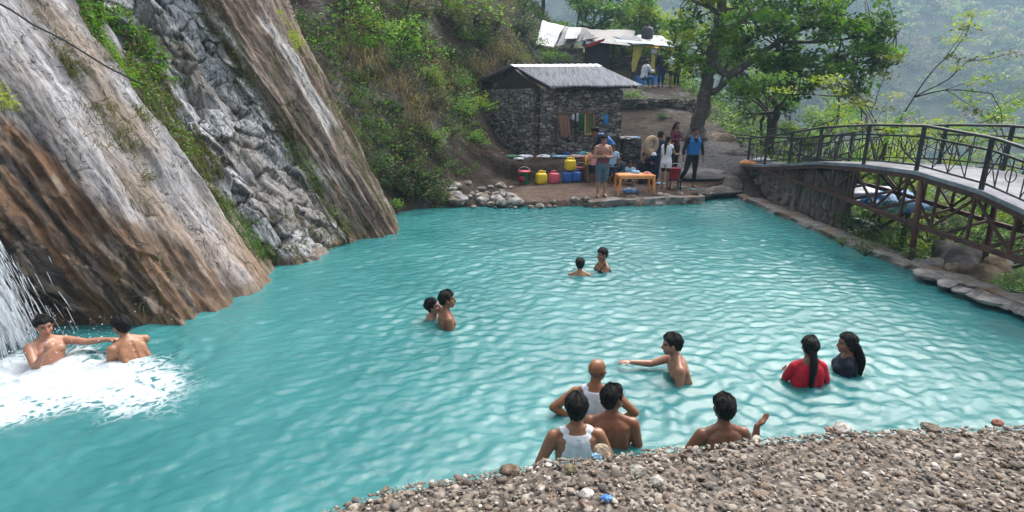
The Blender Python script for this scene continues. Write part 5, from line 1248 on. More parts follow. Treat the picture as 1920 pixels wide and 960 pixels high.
bucket('bucket', 'red bucket between the girl in white and the person in the life jacket', 1266, 321, 17.55, PL['red'], .34, .18, z=.62)
stool = thing('stool', 'small dark wooden stool under the red bucket by the girl in white', 'stool', (bpy.data.objects['bucket.002'].location.x, bpy.data.objects['bucket.002'].location.y, .30)); m_ = MB(); m_.box((0, 0, .295), (.40, .36, .04), bev=.01); m_.build('seat', DARKW, stool)
for sx in (-1, 1):
    for sy in (-1, 1): m_ = MB(); bar(m_, (sx * .15, sy * .13, .27), (sx * .17, sy * .15, -.02), .035); m_.build('leg', DARKW, stool)
# ring shaped bag
a = np.linspace(0, 2 * PI, 26); m_ = MB(); m_.tube(np.stack([np.cos(a) * .20, a * 0, np.sin(a) * .22], -1), .085, 14, caps=False); o = m_.build('swim_ring', TAN_C, None, True); o.location = gy(1221, 272, 17.9); o.rotation_euler = (0, .2, .5); tag(o, 'tan ring-shaped float held up beside the stooping person', 'float')
# clothes rack against the hut
rk = thing('clothes_rack', 'rickety wooden clothes rail against the front wall of the hut', 'clothes rack', tuple(np.array(gy(1076, 262, 20.66)))); ro = np.array(rk.location); rp = lambda px, py, Y=20.66: np.array(gy(px, py, Y)) - ro
for px, mt in ((1046, WOOD), (1079, DARKW), (1112, WOOD)): m_ = MB(); bar(m_, rp(px, 266), rp(px, 210), .05); m_.build('post', mt, rk)
m_ = MB(); bar(m_, rp(1036, 213, 20.6), rp(1116, 209, 20.6), .06); m_.build('rail', WOOD, rk)
BROWN_S = Mat('brown_striped_cloth'); v = BROWN_S.coords(); wv = BROWN_S.n('ShaderNodeTexWave', Vector=v, Scale=9.0, Distortion=1.5).outputs[0]; BROWN_S = BROWN_S.done(BROWN_S.bsdf(BROWN_S.ramp(wv, (.3, (.13, .055, .035)), (.7, (.33, .19, .13))), .85))
def hang(nm, label, px0, px1, py0, py1, mt, Y=20.55, seed=0, cat='clothing', amp=.10, lean=0):
    n, m = 22, 14; u, w = np.meshgrid(np.linspace(0, 1, n), np.linspace(0, 1, m), indexing='ij'); P = np.zeros((n, m, 3)); A, B = np.array(gy(px0, py0, Y)), np.array(gy(px1, py0, Y)); C2 = np.array(gy(px0 + lean, py1, Y))
    P = A + (B - A) * u[..., None] + (C2 - A) * w[..., None]; P[..., 1] += -.02 + amp * (np.sin(u * 19 + seed) * .35 * (.4 + w) + (fbm(P * 3 + seed, 3) - .5)); P[..., 2] += .05 * (fbm(np.stack([u * 4, u * 0 + seed, u * 0], -1), 2) - .5) * w
    P -= A; m_ = MB(); m_.sheet(P[::-1], .012); o = m_.build(nm, mt, None, True); o.location = tuple(A); return tag(o, label, cat, None)
hang('cloth', 'brown striped cloth hanging from the clothes rail', 1047, 1067, 216, 258, BROWN_S, seed=1, lean=4); hang('cloth', 'green cloth hanging in the middle of the clothes rail', 1084, 1094, 214, 244, GREENC, seed=2); hang('cloth', 'narrow white cloth hanging near the middle of the clothes rail', 1081, 1085, 212, 227, WHITE_C, seed=3, amp=.04); hang('cloth', 'small white rag hanging beside the brown striped cloth', 1073, 1077, 214, 224, WHITE_C, seed=5, amp=.04)
hang('cloth', 'long blue cloth hanging on the hut wall at the right of the rail', 1132, 1140, 215, 234, simple('sky_blue_cloth', (.03, .24, .52), .7), Y=20.72, seed=4, amp=.05)
fr_ = thing('wooden_frame', 'yellow wooden frame leaning on the hut wall at the end of the clothes rail', 'frame', tuple(gy(1104, 250, 20.7))); fo_ = np.array(fr_.location); fp = lambda px, py: np.array(gy(px, py, 20.70)) - fo_
YW = simple('yellow_painted_wood', (.50, .36, .08), .7)
for nm, a, b in (('stile', (1097, 252), (1097, 211)), ('stile', (1113, 252), (1113, 211)), ('top_rail', (1099, 212), (1111, 212)), ('bottom_rail', (1099, 251), (1111, 251))): m_ = MB(); bar(m_, fp(*a), fp(*b), .07, .05); m_.build(nm, YW, fr_)
m_ = MB(); c = (fp(1097, 252) + fp(1113, 211)) / 2; m_.box(c + [0, .03, 0], (.26, .012, .72)); m_.build('panel', simple('olive_panel', (.13, .14, .05), .7), fr_)
# cloth and slipper on the stone block, orange pipe end and sand-coloured sacks by the bridge
lump('tarpaulin', 'dark plastic sheet draped over the stone block', 'tarpaulin', 1176, 228, 20.6, .42, TARP_K, 31, .25, z=1.62); lump('slipper', 'pale blue slipper on the sheet over the stone block', 'slipper', 1193, 229, 20.55, .20, LBLUE_C, 32, .25, z=1.66)
lump('sack', 'orange sack lying at the start of the footbridge', 'sack', 1402, 303, 18.5, .28, PL['orange'], 33, .5, z=.98); lump('sack', 'cream plastic sack lying just inside the bridge railing', 'sack', 1428, 298, 18.9, .42, TARP_W, 34, .35, z=1.0)
lump('tarpaulin', 'blue tarpaulin heap beyond the bridge seen through its truss', 'tarpaulin', 1690, 335, 15, 1.0, TARP_B, 35, .5, z=.2); lump('tarpaulin', 'grey-white plastic sheeting beyond the bridge next to the blue heap', 'tarpaulin', 1640, 325, 16.5, 1.2, TARP_W, 36, .35, z=.25); lump('tarpaulin', 'teal tarpaulin lying under the bridge behind the abutment', 'tarpaulin', 1588, 398, 14.2, .5, TEAL_T, 37, .5, z=-.1); lump('plastic_sheet', 'white plastic sheet among the bushes right of the teal tarpaulin', 'litter', 1612, 396, 14.5, .42, TARP_W, 38, .4, z=-.15)
lump('plastic_sheet', 'white plastic bag among the boulders under the truss', 'litter', 1800, 462, 11.2, .26, TARP_W, 39, .5, z=-.2)
o = lump('bottle_cap', 'crumpled bright blue plastic scrap among the pebbles', 'litter', 1140, 902, 2.2, .035, TARP_B, 40, .5, z=LZ + .012); lump('plastic_scrap', 'pale blue plastic scrap at the ledge rim behind the white tank top', 'litter', 1122, 858, 2.52, .04, LBLUE_C, 41, .5, z=LZ + .015)

# ================================================================== stones and boulders
ROCKM = attrmat('boulder', .85, 5, .4, .8, 14, .06)
def rock(label, P, r, c=(.25, .235, .22), seed=0, flat=.7, grp=None, nm='boulder', sink=.25, sharp=.6):
    V, F = stone_proto(seed, ICO3, sharp); V = V * (1 + .12 * (ridged(V * 2.5 + seed, 4) - .5))[:, None] * np.array([r, r * .8, r * flat]); cc_ = mix(np.array(c) * .55, np.array(c) * 1.35, sstep(.3, .7, fbm(V / r * 2 + seed, 4)))
    o = mk(nm, V, F, ROCKM, col=cc_, smooth=False); o.location = (P[0], P[1], P[2] + r * flat * (1 - 2 * sink) * .5); o.rotation_euler = (0, 0, seed * 1.7); return tag(o, label, 'rock', grp)
gR = 'pale rubble stones along the left shoreline of the bank'; rs = np.random.default_rng(12)
for i in range(46):
    px = rs.uniform(845, 985); py = 388 - (985 - px) * .10 * rs.random() - rs.random() * (34 if px < 960 else 8) - 1; a = G_(px, py)
    rock('pale angular rubble stone in the heap at the left end of the bank', a, rs.uniform(.09, .24), [(.27, .26, .25), (.22, .19, .165), (.33, .31, .29), (.15, .125, .10)][i % 4], 100 + i, .6, gR, 'stone')
gE = 'small wet stones along the water edge of the bank'
for i in range(40):
    x = rs.uniform(-1.2, 5.8); y = float(np.interp(x, POOL[4:8, 0], POOL[4:8, 1])) + rs.uniform(-.12, .22); rock('small wet stone at the water edge below the bank', (x, y, max(.0, gpt(x, y)[0])), rs.uniform(.05, .15), [(.2, .17, .14), (.28, .25, .22), (.11, .09, .07)][i % 3], 200 + i, .6, gE, 'stone')
for i, (px, py, Y, r, lb) in enumerate(((1800, 500, 10.3, .44, 'large pale boulder behind the pool wall under the bridge'), (1842, 530, 9.6, .36, 'tan boulder at the right of the large pale one'), (1770, 476, 11.2, .34, 'grey boulder behind the bridge support post'), (1745, 505, 10.2, .26, 'small boulder in front of the support post'), (1868, 512, 9.9, .34, 'small grey boulder at the far right under the truss'))):
    rock(lb, gy(px, py, Y), r, [(.32, .29, .27), (.33, .25, .17), (.24, .22, .21)][i % 3], 300 + i, .75, None, 'boulder', .3)
for i in range(12): rock('jagged stone in the rubble behind the pool wall under the bridge', gy(rs.uniform(1740, 1890), rs.uniform(478, 545), rs.uniform(9.6, 11.2)), rs.uniform(.12, .26), [(.30, .27, .25), (.2, .18, .16), (.33, .26, .19)][i % 3], 500 + i, .7, 'rubble stones behind the pool wall', 'stone', .3, .9)
gW = 'flat wet coping stones at the near end of the pool wall'
for i, (px, py) in enumerate(((1765, 532), (1795, 545), (1822, 552), (1850, 562), (1880, 572), (1905, 583), (1730, 515), (1930, 590))): rock('flat wet grey stone on the near end of the pool wall', np.array(gz(px, py, .1)) + [.12, 0, -.02], rs.uniform(.18, .30), (.22, .21, .20), 320 + i, .26, gW, 'stone', .25, .9)
rock('long rock outcrop shelving down to the water right of the bank', (6.6, 18.1, .12), .8, (.13, .12, .11), 340, .22, None, 'boulder', .3); rock('flat dark rock where the stepping person puts a foot', (6.0, 17.7, .15), .48, (.12, .105, .09), 341, .35, None, 'boulder', .3)
rock('rock shelf below the start of the footbridge', (6.4, 19.0, .5), 1.1, (.14, .13, .13), 342, .2, None, 'boulder', .3); rock('dark boulder at the foot of the abutment', (7.1, 18.4, .1), .55, (.10, .09, .07), 343, .8, None, 'boulder', .35)
for i, (px, py, Y, r, lb) in enumerate(((1350, 258, 21, .8, 'tan root-bound boulder right of the big tree trunk'), (1372, 285, 20.3, .65, 'sloping grey boulder above the start of the footbridge'), (1338, 290, 20.4, .40, 'rounded stone below the big tree trunk'))): a = G_(px, py); rock(lb, (a[0], a[1], a[2] - .2), r * .8, [(.18, .135, .10), (.12, .10, .085), (.13, .115, .10)][i], 350 + i, .5, None, 'boulder', .3)
gLd = 'bigger stones lying on the pebbled ledge'
for i, (px, py, r, c, lb) in enumerate(((1130, 851, .055, (.32, .25, .18), 'tan stone on the ledge rim behind the white tank top'), (955, 886, .05, (.18, .13, .09), 'dark brown stone at the ledge rim'), (1068, 884, .042, (.15, .13, .07), 'mossy green-brown stone on the ledge'), (1578, 806, .05, (.42, .38, .34), 'pale stone standing on the ledge rim'), (1555, 808, .03, (.3, .2, .16), 'small reddish stone on the ledge rim'), (1870, 795, .035, (.28, .12, .09), 'red brick scrap on the ledge rim at the far right'), (1745, 805, .05, (.2, .17, .13), 'brown stone on the right part of the ledge rim'), (1100, 930, .042, (.42, .39, .36), 'smooth pale stone in the middle of the ledge'), (1098, 948, .035, (.3, .22, .18), 'brown stone right below the smooth pale one'), (1232, 905, .04, (.36, .33, .30), 'pale rounded stone at the middle right of the ledge'), (1195, 886, .045, (.36, .33, .28), 'flat cream stone left of the pale rounded one'))):
    rock(lb, gz(px, py, LZ + .01), r, c, 400 + i, .6, gLd, 'stone', .15)
# ================================================================== foliage
GREENS = dict(dark=((.010, .034, .008), (.04, .10, .016)), mid=((.025, .085, .010), (.09, .20, .025)), bright=((.06, .17, .014), (.18, .36, .035)), yellow=((.16, .25, .018), (.38, .45, .05)), olive=((.04, .055, .010), (.12, .13, .028)), dry=((.10, .075, .035), (.24, .19, .10)), pale=((.10, .19, .05), (.26, .38, .11)))


def leafarr(P, size, c, up=.5, rs=RNG, wid=.5, dirs=None):
    """one folded leaf per point"""
    n = len(P); size = np.broadcast_to(size, (n,))
    N = rs.normal(size=(n, 3)); N[:, 2] = np.abs(N[:, 2]) + up * 1.5; N /= np.linalg.norm(N, axis=1)[:, None]
    D = rs.normal(size=(n, 3)) if dirs is None else dirs + rs.normal(size=(n, 3)) * .35; D -= N * (D * N).sum(1)[:, None]; D /= np.linalg.norm(D, axis=1)[:, None] + 1e-9; B = np.cross(N, D)
    s = size[:, None]; V = np.stack([P - D * s * .5, P + B * s * wid * .5 + N * s * .08, P + D * s * .5 - N * s * .10, P - B * s * wid * .5 + N * s * .08], 1).reshape(-1, 3)
    Q = np.arange(4 * n).reshape(n, 4); return V, Q, np.repeat(c, 4, 0)


def lcol(kind, n, rs=RNG, clump=None):
    a, b = GREENS[kind]; t = rs.random(n) if clump is None else np.clip(.55 * clump + .45 * rs.random(n), 0, 1)
    return mix(a, b, t)


def blades(P, L, c, N, rs=RNG, w=.02, droop=.6, spread=.5):
    """bent grass blades: two quads each"""
    n = len(P); L = np.broadcast_to(L, (n,))[:, None]; D = N + rs.normal(size=(n, 3)) * spread; D /= np.linalg.norm(D, axis=1)[:, None]
    S_ = np.cross(D, rs.normal(size=(n, 3))); S_ /= np.linalg.norm(S_, axis=1)[:, None]; S_ = S_ * (w / 2)
    M1 = P + D * L * .55; T1 = P + D * L * .85 - np.array([0, 0, 1]) * L * droop
    V = np.stack([P - S_, P + S_, M1 + S_ * .8, M1 - S_ * .8, T1 + S_ * .15, T1 - S_ * .15], 1).reshape(-1, 3); b = np.arange(n)[:, None] * 6
    Q = np.concatenate([b + [0, 1, 2, 3], b + [3, 2, 4, 5]]); return V, Q, np.repeat(c, 6, 0)


class Heap:
    def __init__(s): s.a = []; s.n = 0
    def add(s, vqc): V, Q, C = vqc; s.a.append((V, Q + s.n, C)); s.n += len(V)
    def build(s, nm, m, parent=None): return mk(nm, np.concatenate([x[0] for x in s.a]), np.concatenate([x[1] for x in s.a]), m, parent, np.concatenate([x[2] for x in s.a]))


def bush_proto(kind, seed, n=750, leaf=.11, wid=.5, loose=.3, dryf=.06):
    """unit bush, base at the origin, about 1 m in radius"""
    rs = np.random.default_rng(seed); H_ = Heap(); K = 16; cs = rs.normal(size=(K, 3)) * [.42, .42, .26] + [0, 0, .52]; rad = rs.uniform(.22, .42, K)
    for c, r in zip(cs, rad):
        m_ = n // K; d = rs.normal(size=(m_, 3)); d /= np.linalg.norm(d, axis=1)[:, None]; P = c + d * (r * rs.uniform(.35, 1 + loose, m_))[:, None] * [1, 1, .75]; P = P[P[:, 2] > -.05]
        cl = lcol(kind, len(P), rs, np.full(len(P), rs.random())); k = rs.random(len(P)) < dryf; cl[k] = lcol('dry', k.sum(), rs)
        H_.add(leafarr(P, leaf * rs.uniform(.6, 1.35, len(P)), cl, .6, rs, wid))
    for c in cs[:8]:
        for t in range(2): s_ = np.array([[0, 0, 0], c * .5 + rs.normal(size=3) * .06, c * 1.1 + rs.normal(size=3) * .1]); m_ = MB(); m_.tube(s_, [.022, .014, .006], 4, col=(.05, .04, .025), caps=False); H_.add((np.concatenate(m_.V), np.concatenate(m_.Q), np.concatenate(m_.C)))
    return H_


PROTO = {}
for k, sd_, n_, lf in (('dark', 1, 900, .12), ('dark', 2, 800, .10), ('mid', 3, 900, .11), ('mid', 4, 800, .10), ('bright', 5, 850, .11), ('bright', 6, 750, .12), ('yellow', 7, 700, .10), ('olive', 8, 800, .09), ('pale', 9, 800, .10)):
    PROTO.setdefault(k, []).append(bush_proto(k, sd_, n_, lf))
_pm = {}


def shrub(label, px, py, rpx, kind, grp, v=0, Y=None, sq=(1, 1, .9), name='shrub', lift=0.0):
    a = G_(px, py) if Y is None else gy(px, py, Y); r = rpx * a[1] / FPX; key = (kind, v % len(PROTO[kind]))
    if key not in _pm: o = PROTO[kind][key[1]].build(name, LEAF); _pm[key] = o.data
    else: o = bpy.data.objects.new(name, _pm[key]); COL.objects.link(o)
    o.location = (a[0], a[1], a[2] - r * .35 + lift); o.scale = (r * sq[0], r * sq[1], r * sq[2]); o.rotation_euler = (0, 0, (px * 1.37 + v) % 6.28)
    return tag(o, label, 'shrub', grp)


gH = 'shrubs on the hillside above the pool'
HS_ = [(640, 40, 46, 'bright', 'bright green shrub at the top of the slope right of the slab'), (600, 85, 34, 'mid', 'green shrub half hidden by the top of the second slab'), (690, 55, 34, 'yellow', 'yellow-green shrub at the upper slope beside the bright one'), (735, 80, 40, 'bright', 'leafy bright shrub in the middle of the upper slope'), (790, 95, 34, 'bright', 'bright shrub right of the middle of the upper slope'), (752, 118, 28, 'mid', 'mid green shrub just below the bright middle ones'),
       (880, 18, 46, 'bright', 'large bright shrub hanging at the top edge left of the dark rock'), (850, 55, 34, 'mid', 'green shrub below the one at the top edge'), (925, 45, 34, 'olive', 'olive shrub on the dark brow of the hill'), (820, 25, 34, 'olive', 'olive shrub at the top edge of the brown slope'), (595, 185, 22, 'dark', 'dark shrub at the edge of the second slab, highest of its row'), (622, 222, 24, 'dark', 'dark shrub at the edge of the second slab, second from the top of its row'), (650, 258, 24, 'mid', 'mid green shrub in the row along the edge of the second slab'), (675, 292, 26, 'dark', 'dark shrub low on the edge of the second slab'), (708, 318, 28, 'mid', 'green shrub near the foot of the second slab'),
       (748, 350, 36, 'dark', 'large dark shrub at the water left of the rubble stones'), (790, 362, 38, 'dark', 'dark spreading shrub touching the water, right of the large dark one'), (828, 368, 28, 'mid', 'green shrub at the waterside next to the rubble heap'), (735, 385, 22, 'bright', 'bright tuft at the waterline beside the second slab'), (868, 212, 34, 'bright', 'bright leafy shrub left of the hut'), (895, 196, 24, 'yellow', 'yellow-green shrub under the left eave of the hut'), (842, 245, 26, 'mid', 'green shrub below the bright one left of the hut'), (880, 262, 24, 'bright', 'small bright shrub on the edge of the earth slope'), (855, 322, 20, 'mid', 'small green shrub above the rubble heap'), (768, 240, 24, 'olive', 'olive shrub in the middle of the brown slope'), (765, 290, 22, 'dark', 'dark shrub low in the middle of the brown slope'), (718, 262, 20, 'mid', 'small green shrub on the brown slope by the slab edge'), (810, 190, 26, 'olive', 'olive dry shrub on the grey part of the slope'), (680, 145, 26, 'dark', 'dark shrub in the hollow below the dry grass'), (825, 300, 22, 'dark', 'dark shrub on the slope above the water'),
       (660, 8, 40, 'mid', 'mid green shrub cut by the top of the picture, left of centre'), (760, 15, 40, 'olive', 'olive shrub cut by the top of the picture'), (970, 60, 30, 'dark', 'dark shrub clinging to the rock brow above the hut'), (945, 110, 26, 'olive', 'olive shrub above the hut roof ridge'), (540, 40, 34, 'dark', 'dark shrub behind the top of the second slab'),
       (700, 95, 30, 'bright', 'bright shrub left of the leafy middle one on the upper slope'), (770, 60, 30, 'mid', 'green shrub above the bright middle ones'), (665, 190, 24, 'mid', 'green shrub on the grey scree beside the second slab'), (735, 205, 22, 'dark', 'dark shrub in the middle of the scree'), (800, 150, 24, 'bright', 'bright shrub below the middle group'), (850, 160, 28, 'mid', 'green shrub on the shoulder left of the hut roof'), (900, 85, 30, 'dark', 'dark shrub in the shade below the hill brow'), (845, 105, 26, 'dark', 'dark shrub right of the bright middle group'), (790, 325, 28, 'mid', 'green shrub above the spreading waterside one'), (720, 345, 24, 'dark', 'dark shrub at the very foot of the second slab'), (810, 265, 22, 'bright', 'small bright shrub low on the brown slope'), (695, 235, 20, 'bright', 'small bright shrub on the scree near the slab edge'), (975, 15, 34, 'dark', 'dark shrub at the top of the hill brow'), (1000, 85, 20, 'mid', 'green shrub at the foot of the hill brow by the white tarpaulin')]
for i, (px, py, r, k, lb) in enumerate(HS_): shrub(lb, px, py, r * 1.55, k, gH, i)
shrub('bright broad-leaved shrub in front of the tea stall stone wall', 1032, 110, 24, 'bright', None, 1, 31.5); shrub('mid green shrub between the tea stall wall and the hut roof', 1064, 112, 18, 'mid', None, 0, 31.5)
gT = 'shrubs growing over the terrace wall'
for i, (px, py, r, k, lb) in enumerate(((1195, 200, 18, 'dark', 'dark shrub at the left end of the terrace wall'), (1225, 196, 20, 'dark', 'dark shrub over the terrace wall, second from the left'), (1258, 194, 22, 'mid', 'green shrub over the middle of the terrace wall'), (1288, 198, 20, 'dark', 'dark shrub at the right end of the terrace wall by the trunk'), (1245, 222, 18, 'dark', 'dark shrub at the foot of the terrace wall'), (1400, 255, 20, 'mid', 'green shrub right of the root-bound boulder'), (1375, 232, 22, 'dark', 'dark shrub right behind the big tree trunk'), (1300, 170, 22, 'mid', 'green shrub at the right end of the upper terrace'), (1335, 178, 22, 'bright', 'bright shrub behind the big trunk'))): shrub(lb, px, py, r, k, gT, i)
gB2 = 'shrubs in the ravine under the footbridge'
UB = [(1600, 420, 40, 'dark'), (1640, 440, 44, 'dark'), (1680, 455, 40, 'mid'), (1625, 470, 34, 'dark'), (1740, 440, 44, 'mid'), (1790, 430, 40, 'dark'), (1840, 450, 46, 'mid'), (1895, 470, 50, 'dark'), (1900, 535, 40, 'mid'), (1915, 420, 40, 'pale'), (1760, 395, 44, 'pale'), (1660, 390, 36, 'mid'), (1860, 395, 44, 'pale'), (1710, 480, 26, 'dark'), (1580, 455, 22, 'dark')]
WHERE = ['nearest the abutment', 'right of the one by the abutment', 'in the middle behind the wall', 'low behind the coping', 'behind the support post', 'above the large pale boulder', 'right of the boulders', 'at the right edge of the frame', 'in front of the right edge, low by the wall', 'at the right edge just under the truss', 'high up under the middle of the truss', 'under the truss by the teal sheet', 'high up at the right under the truss', 'at the foot of the support post', 'tucked at the foot of the abutment']
for i, (px, py, r, k) in enumerate(UB): shrub('%s ravine shrub %s' % ({'dark': 'dark green', 'mid': 'mid green', 'pale': 'pale green'}[k], WHERE[i]), px, py, r, k, gB2, i, Y=9.9 + (480 - py) * .045)

# --- undergrowth over the slopes: stuff
rs = np.random.default_rng(77); H_ = Heap()
n = 210000; X = rs.uniform(-8.5, 6, n); Y = rs.uniform(14.5, 42, n); I_ = np.clip(np.searchsorted(gx, X), 1, len(gx) - 1); J_ = np.clip(np.searchsorted(gyy, Y), 1, len(gyy) - 1); Z = GZ[I_, J_]; NN = _gn[I_, J_]
den = sstep(.45, .66, fbm(np.stack([X * .55, Y * .55, Z * .55], -1), 4)) * sstep(.9, 1.6, Z) * sstep(1.6, .2, X - .12 * (Y - 21)) + .8 * sstep(2.4, 3.2, Z) * (X > 3.2) * (Y < 31) * sstep(3.2, 4.2, X) * sstep(27.5, 26.5, Y)
hutm = (X > -1.2) & (X < 4.4) & (Y > 20.4) & (Y < 25.5); k = (rs.random(n) < np.clip(den * .85 + .10 * sstep(1.0, 2.0, Z) * (X < 2), 0, 1)) & ~hutm; X, Y, Z, NN = X[k], Y[k], Z[k], NN[k]; n = len(X)
P = np.stack([X, Y, Z], -1) + NN * (rs.random(n) ** 2 * .30)[:, None]; kk = fbm(P * .9 + 5, 3); c = np.where((kk > .47)[:, None], lcol('mid', n, rs), np.where((kk > .38)[:, None], lcol('olive', n, rs), lcol('dry', n, rs) * .8)); c = np.where((kk > .56)[:, None], lcol('bright', n, rs), c); c = np.where((rs.random(n) < .42)[:, None], lcol('dark', n, rs), c)
H_.add(leafarr(P, rs.uniform(.05, .13, n), c, .3, rs)); g_ = rs.random(n) < .13; H_.add(blades(P[g_] - NN[g_] * .1, rs.uniform(.2, .5, g_.sum()), np.where((rs.random(g_.sum()) < .35)[:, None], lcol('dry', g_.sum(), rs), lcol('olive', g_.sum(), rs)), NN[g_] + [0, -.3, .2], rs, .012, .45))
for px, py, r, m_ in ((655, 85, 30, 350), (700, 125, 34, 450), (745, 165, 30, 160), (820, 160, 34, 220), (790, 210, 30, 150), (890, 130, 30, 260), (930, 100, 25, 260)):
    q = np.array([G_(px + dx, py + dy) for dx, dy in rs.normal(size=(24, 2)) * r * .5]); q = q[rs.integers(0, len(q), m_)] + rs.normal(size=(m_, 3)) * .12; H_.add(blades(q, rs.uniform(.4, .9, m_), lcol('dry', m_, rs), np.tile([.1, -.5, .7], (m_, 1)), rs, .013, .55, .4))
tag(H_.build('undergrowth', LEAF), 'mixed weeds, dry grass and creepers covering the brown hillside', 'undergrowth', kind='stuff')
# --- roots and dry stems on the slope
TWIG = simple('dry_stem', (.10, .075, .055), .9, .4, 9); m_ = MB()
for i in range(70):
    px, py = rs.uniform(520, 890), rs.uniform(20, 330)
    a = np.array(G_(px, py)); L = rs.uniform(.5, 1.4); d = np.array([rs.normal() * .35 + .25, -.35, -.75]); q = np.array([a + np.array([0, -.12, .15]) + d * L * t + rs.normal(size=3) * .05 for t in np.linspace(0, 1, 6)]); m_.tube(q, np.linspace(.014, .004, 6), 5)
tag(m_.build('dry_stems', TWIG), 'dry stems and roots trailing down the brown hillside', 'stems', kind='stuff')

# --- plants and moss on the cliff: stuff
def cliffpts(n, lo, hi, t0, t1, rs, spread=.0):
    l = rs.uniform(lo, hi, n); t = rs.uniform(t0, t1, n); i = np.clip(np.searchsorted(li, l), 0, NU - 1); j = np.clip(((t + .18) / 1.18 * (NT - 1)).astype(int), 0, NT - 1)
    return CP[i, j], N1[i, j], l, t
H_ = Heap(); Hm = Heap()
for n, lo, hi, t0, t1, kind, sz, gr in ((7500, 6.2, 7.6, .50, 1.0, 'bright', .08, .3), (3200, 6.2, 7.0, .62, 1.0, 'mid', .08, .2), (5200, 6.45, 7.3, .16, .62, 'olive', .06, .75), (900, 6.5, 7.1, .3, .55, 'bright', .06, .2), (1500, 5.2, 6.1, .80, 1.0, 'dark', .08, .1), (500, 4.9, 5.3, .74, .9, 'mid', .06, .5), (700, 5.7, 6.05, .42, .62, 'olive', .05, .8), (260, 5.1, 5.3, .5, .6, 'olive', .05, .8), (1500, 8.2, 9.3, .72, 1.0, 'dark', .07, .3), (500, 9.7, 10.3, .80, 1.0, 'mid', .06, .4), (1600, 9.0, 9.8, .10, .8, 'olive', .05, .6), (1500, 6.5, 7.3, .02, .22, 'mid', .05, .5), (900, 5.0, 5.4, .3, .8, 'olive', .045, .7), (700, 11.0, 11.7, .55, .66, 'yellow', .05, .9), (800, 11.3, 12.0, .05, .5, 'olive', .05, .6), (700, 7.6, 9.2, .0, .12, 'olive', .045, .5), (350, 9.1, 9.6, .02, .3, 'bright', .05, .3), (160, 3.55, 3.8, .52, .60, 'yellow', .06, .5), (160, 3.2, 4.4, .02, .16, 'olive', .04, .6), (300, 7.3, 8.8, .2, .7, 'mid', .045, .3), (400, 4.4, 6.2, .25, .75, 'olive', .035, .4)):
    P, N_, l, t = cliffpts(n, lo, hi, t0, t1, rs); nz = fbm(P * 1.9 + 3, 3); k = nz > (.42 if n > 1000 else .47); P, N_ = P[k], N_[k]; m_ = len(P)
    c = lcol(kind, m_, rs, nz[k]); d = rs.random(m_) < .12; c[d] = lcol('dry', d.sum(), rs)
    g = rs.random(m_) < gr; H_.add(leafarr(P[~g] + N_[~g] * (rs.random((~g).sum()) * .16 + .01)[:, None], sz * rs.uniform(.6, 1.5, (~g).sum()), c[~g], .4, rs)); H_.add(blades(P[g], rs.uniform(.10, .28, g.sum()), c[g], N_[g] + [0, 0, .1], rs, .010, .9, .5))
tag(H_.build('cliff_plants', LEAF), 'ferns, moss and hanging grass growing in the joints of the rock slabs', 'plants', kind='stuff')

# ================================================================== trees
BARK = simple('bark', (.085, .07, .058), .9, .45, 9, .9, 26, dirt=(.16, .15, .13), dist=.03); BARK_D = simple('dark_bark', (.04, .034, .028), .9, .4, 9, .8, 26, dist=.02)


def grow(rs, p, d, L, r, lev, tubes, tips, spread=.75, up=.15, kids_=3):
    n = 5; q = [p]; dd = d
    for i in range(n): dd = unit(dd + rs.normal(size=3) * .16 + [0, 0, up * .3]); q.append(q[-1] + dd * L / n)
    tubes.append((np.array(q), np.linspace(r, r * .62, n + 1)))
    if lev == 0: tips.append((q[-1], dd)); tips.append((q[-3], dd)); return
    for k in range(kids_ if rs.random() > .25 else kids_ - 1):
        j = n if k == 0 else rs.integers(2, n + 1); v = unit(dd + rs.normal(size=3) * spread + [0, 0, up]); grow(rs, q[j], v, L * rs.uniform(.6, .82), r * (.62 if j == n else .48), lev - 1, tubes, tips, spread, up, kids_)


def leafclumps(H_, rs, centers, per, rad, size, kinds, flat=.7, wid=.5, up=.6):
    for c in centers:
        m_ = max(4, int(per * rs.uniform(.5, 1.4))); k = kinds[rs.integers(len(kinds))]; d = rs.normal(size=(m_, 3)); d /= np.linalg.norm(d, axis=1)[:, None]; P = c + d * (rad * rs.random(m_) ** .5)[:, None] * [1, 1, flat]
        H_.add(leafarr(P, size * rs.uniform(.6, 1.35, m_), lcol(k, m_, rs, np.full(m_, rs.random())), up, rs, wid))


def maketree(name, label, base, tubes, H_, bark, grp, wood='trunk', n=8):
    t = thing(name, label, 'tree', tuple(base), 0, grp); m_ = MB(); b = np.asarray(base, float)
    for q, r in tubes: m_.tube(np.asarray(q) - b, r, n if r[0] > .04 else 5, jit=.25 if r[0] > .06 else 0)
    m_.build(wood, bark, t, True); H_.a = [(V - b, Q, C) for V, Q, C in H_.a]; H_.build('crown', LEAF, t); return t


def autotree(label, base, h, r, seed, kinds, grp, lev=3, per=26, rad=.4, size=.11, lean=(0, 0, 1), spread=.75, up=.15, bark=None, L0=.38, name='tree', flat=.7, kids_=3, wid=.5):
    rs = np.random.default_rng(seed); tubes, tips = [], []; grow(rs, np.asarray(base, float), unit(lean), h * L0, r, lev, tubes, tips, spread, up, kids_)
    H_ = Heap(); leafclumps(H_, rs, [t[0] for t in tips], per, rad, size, kinds, flat, wid); return maketree(name, label, base, tubes, H_, bark or BARK_D, grp)


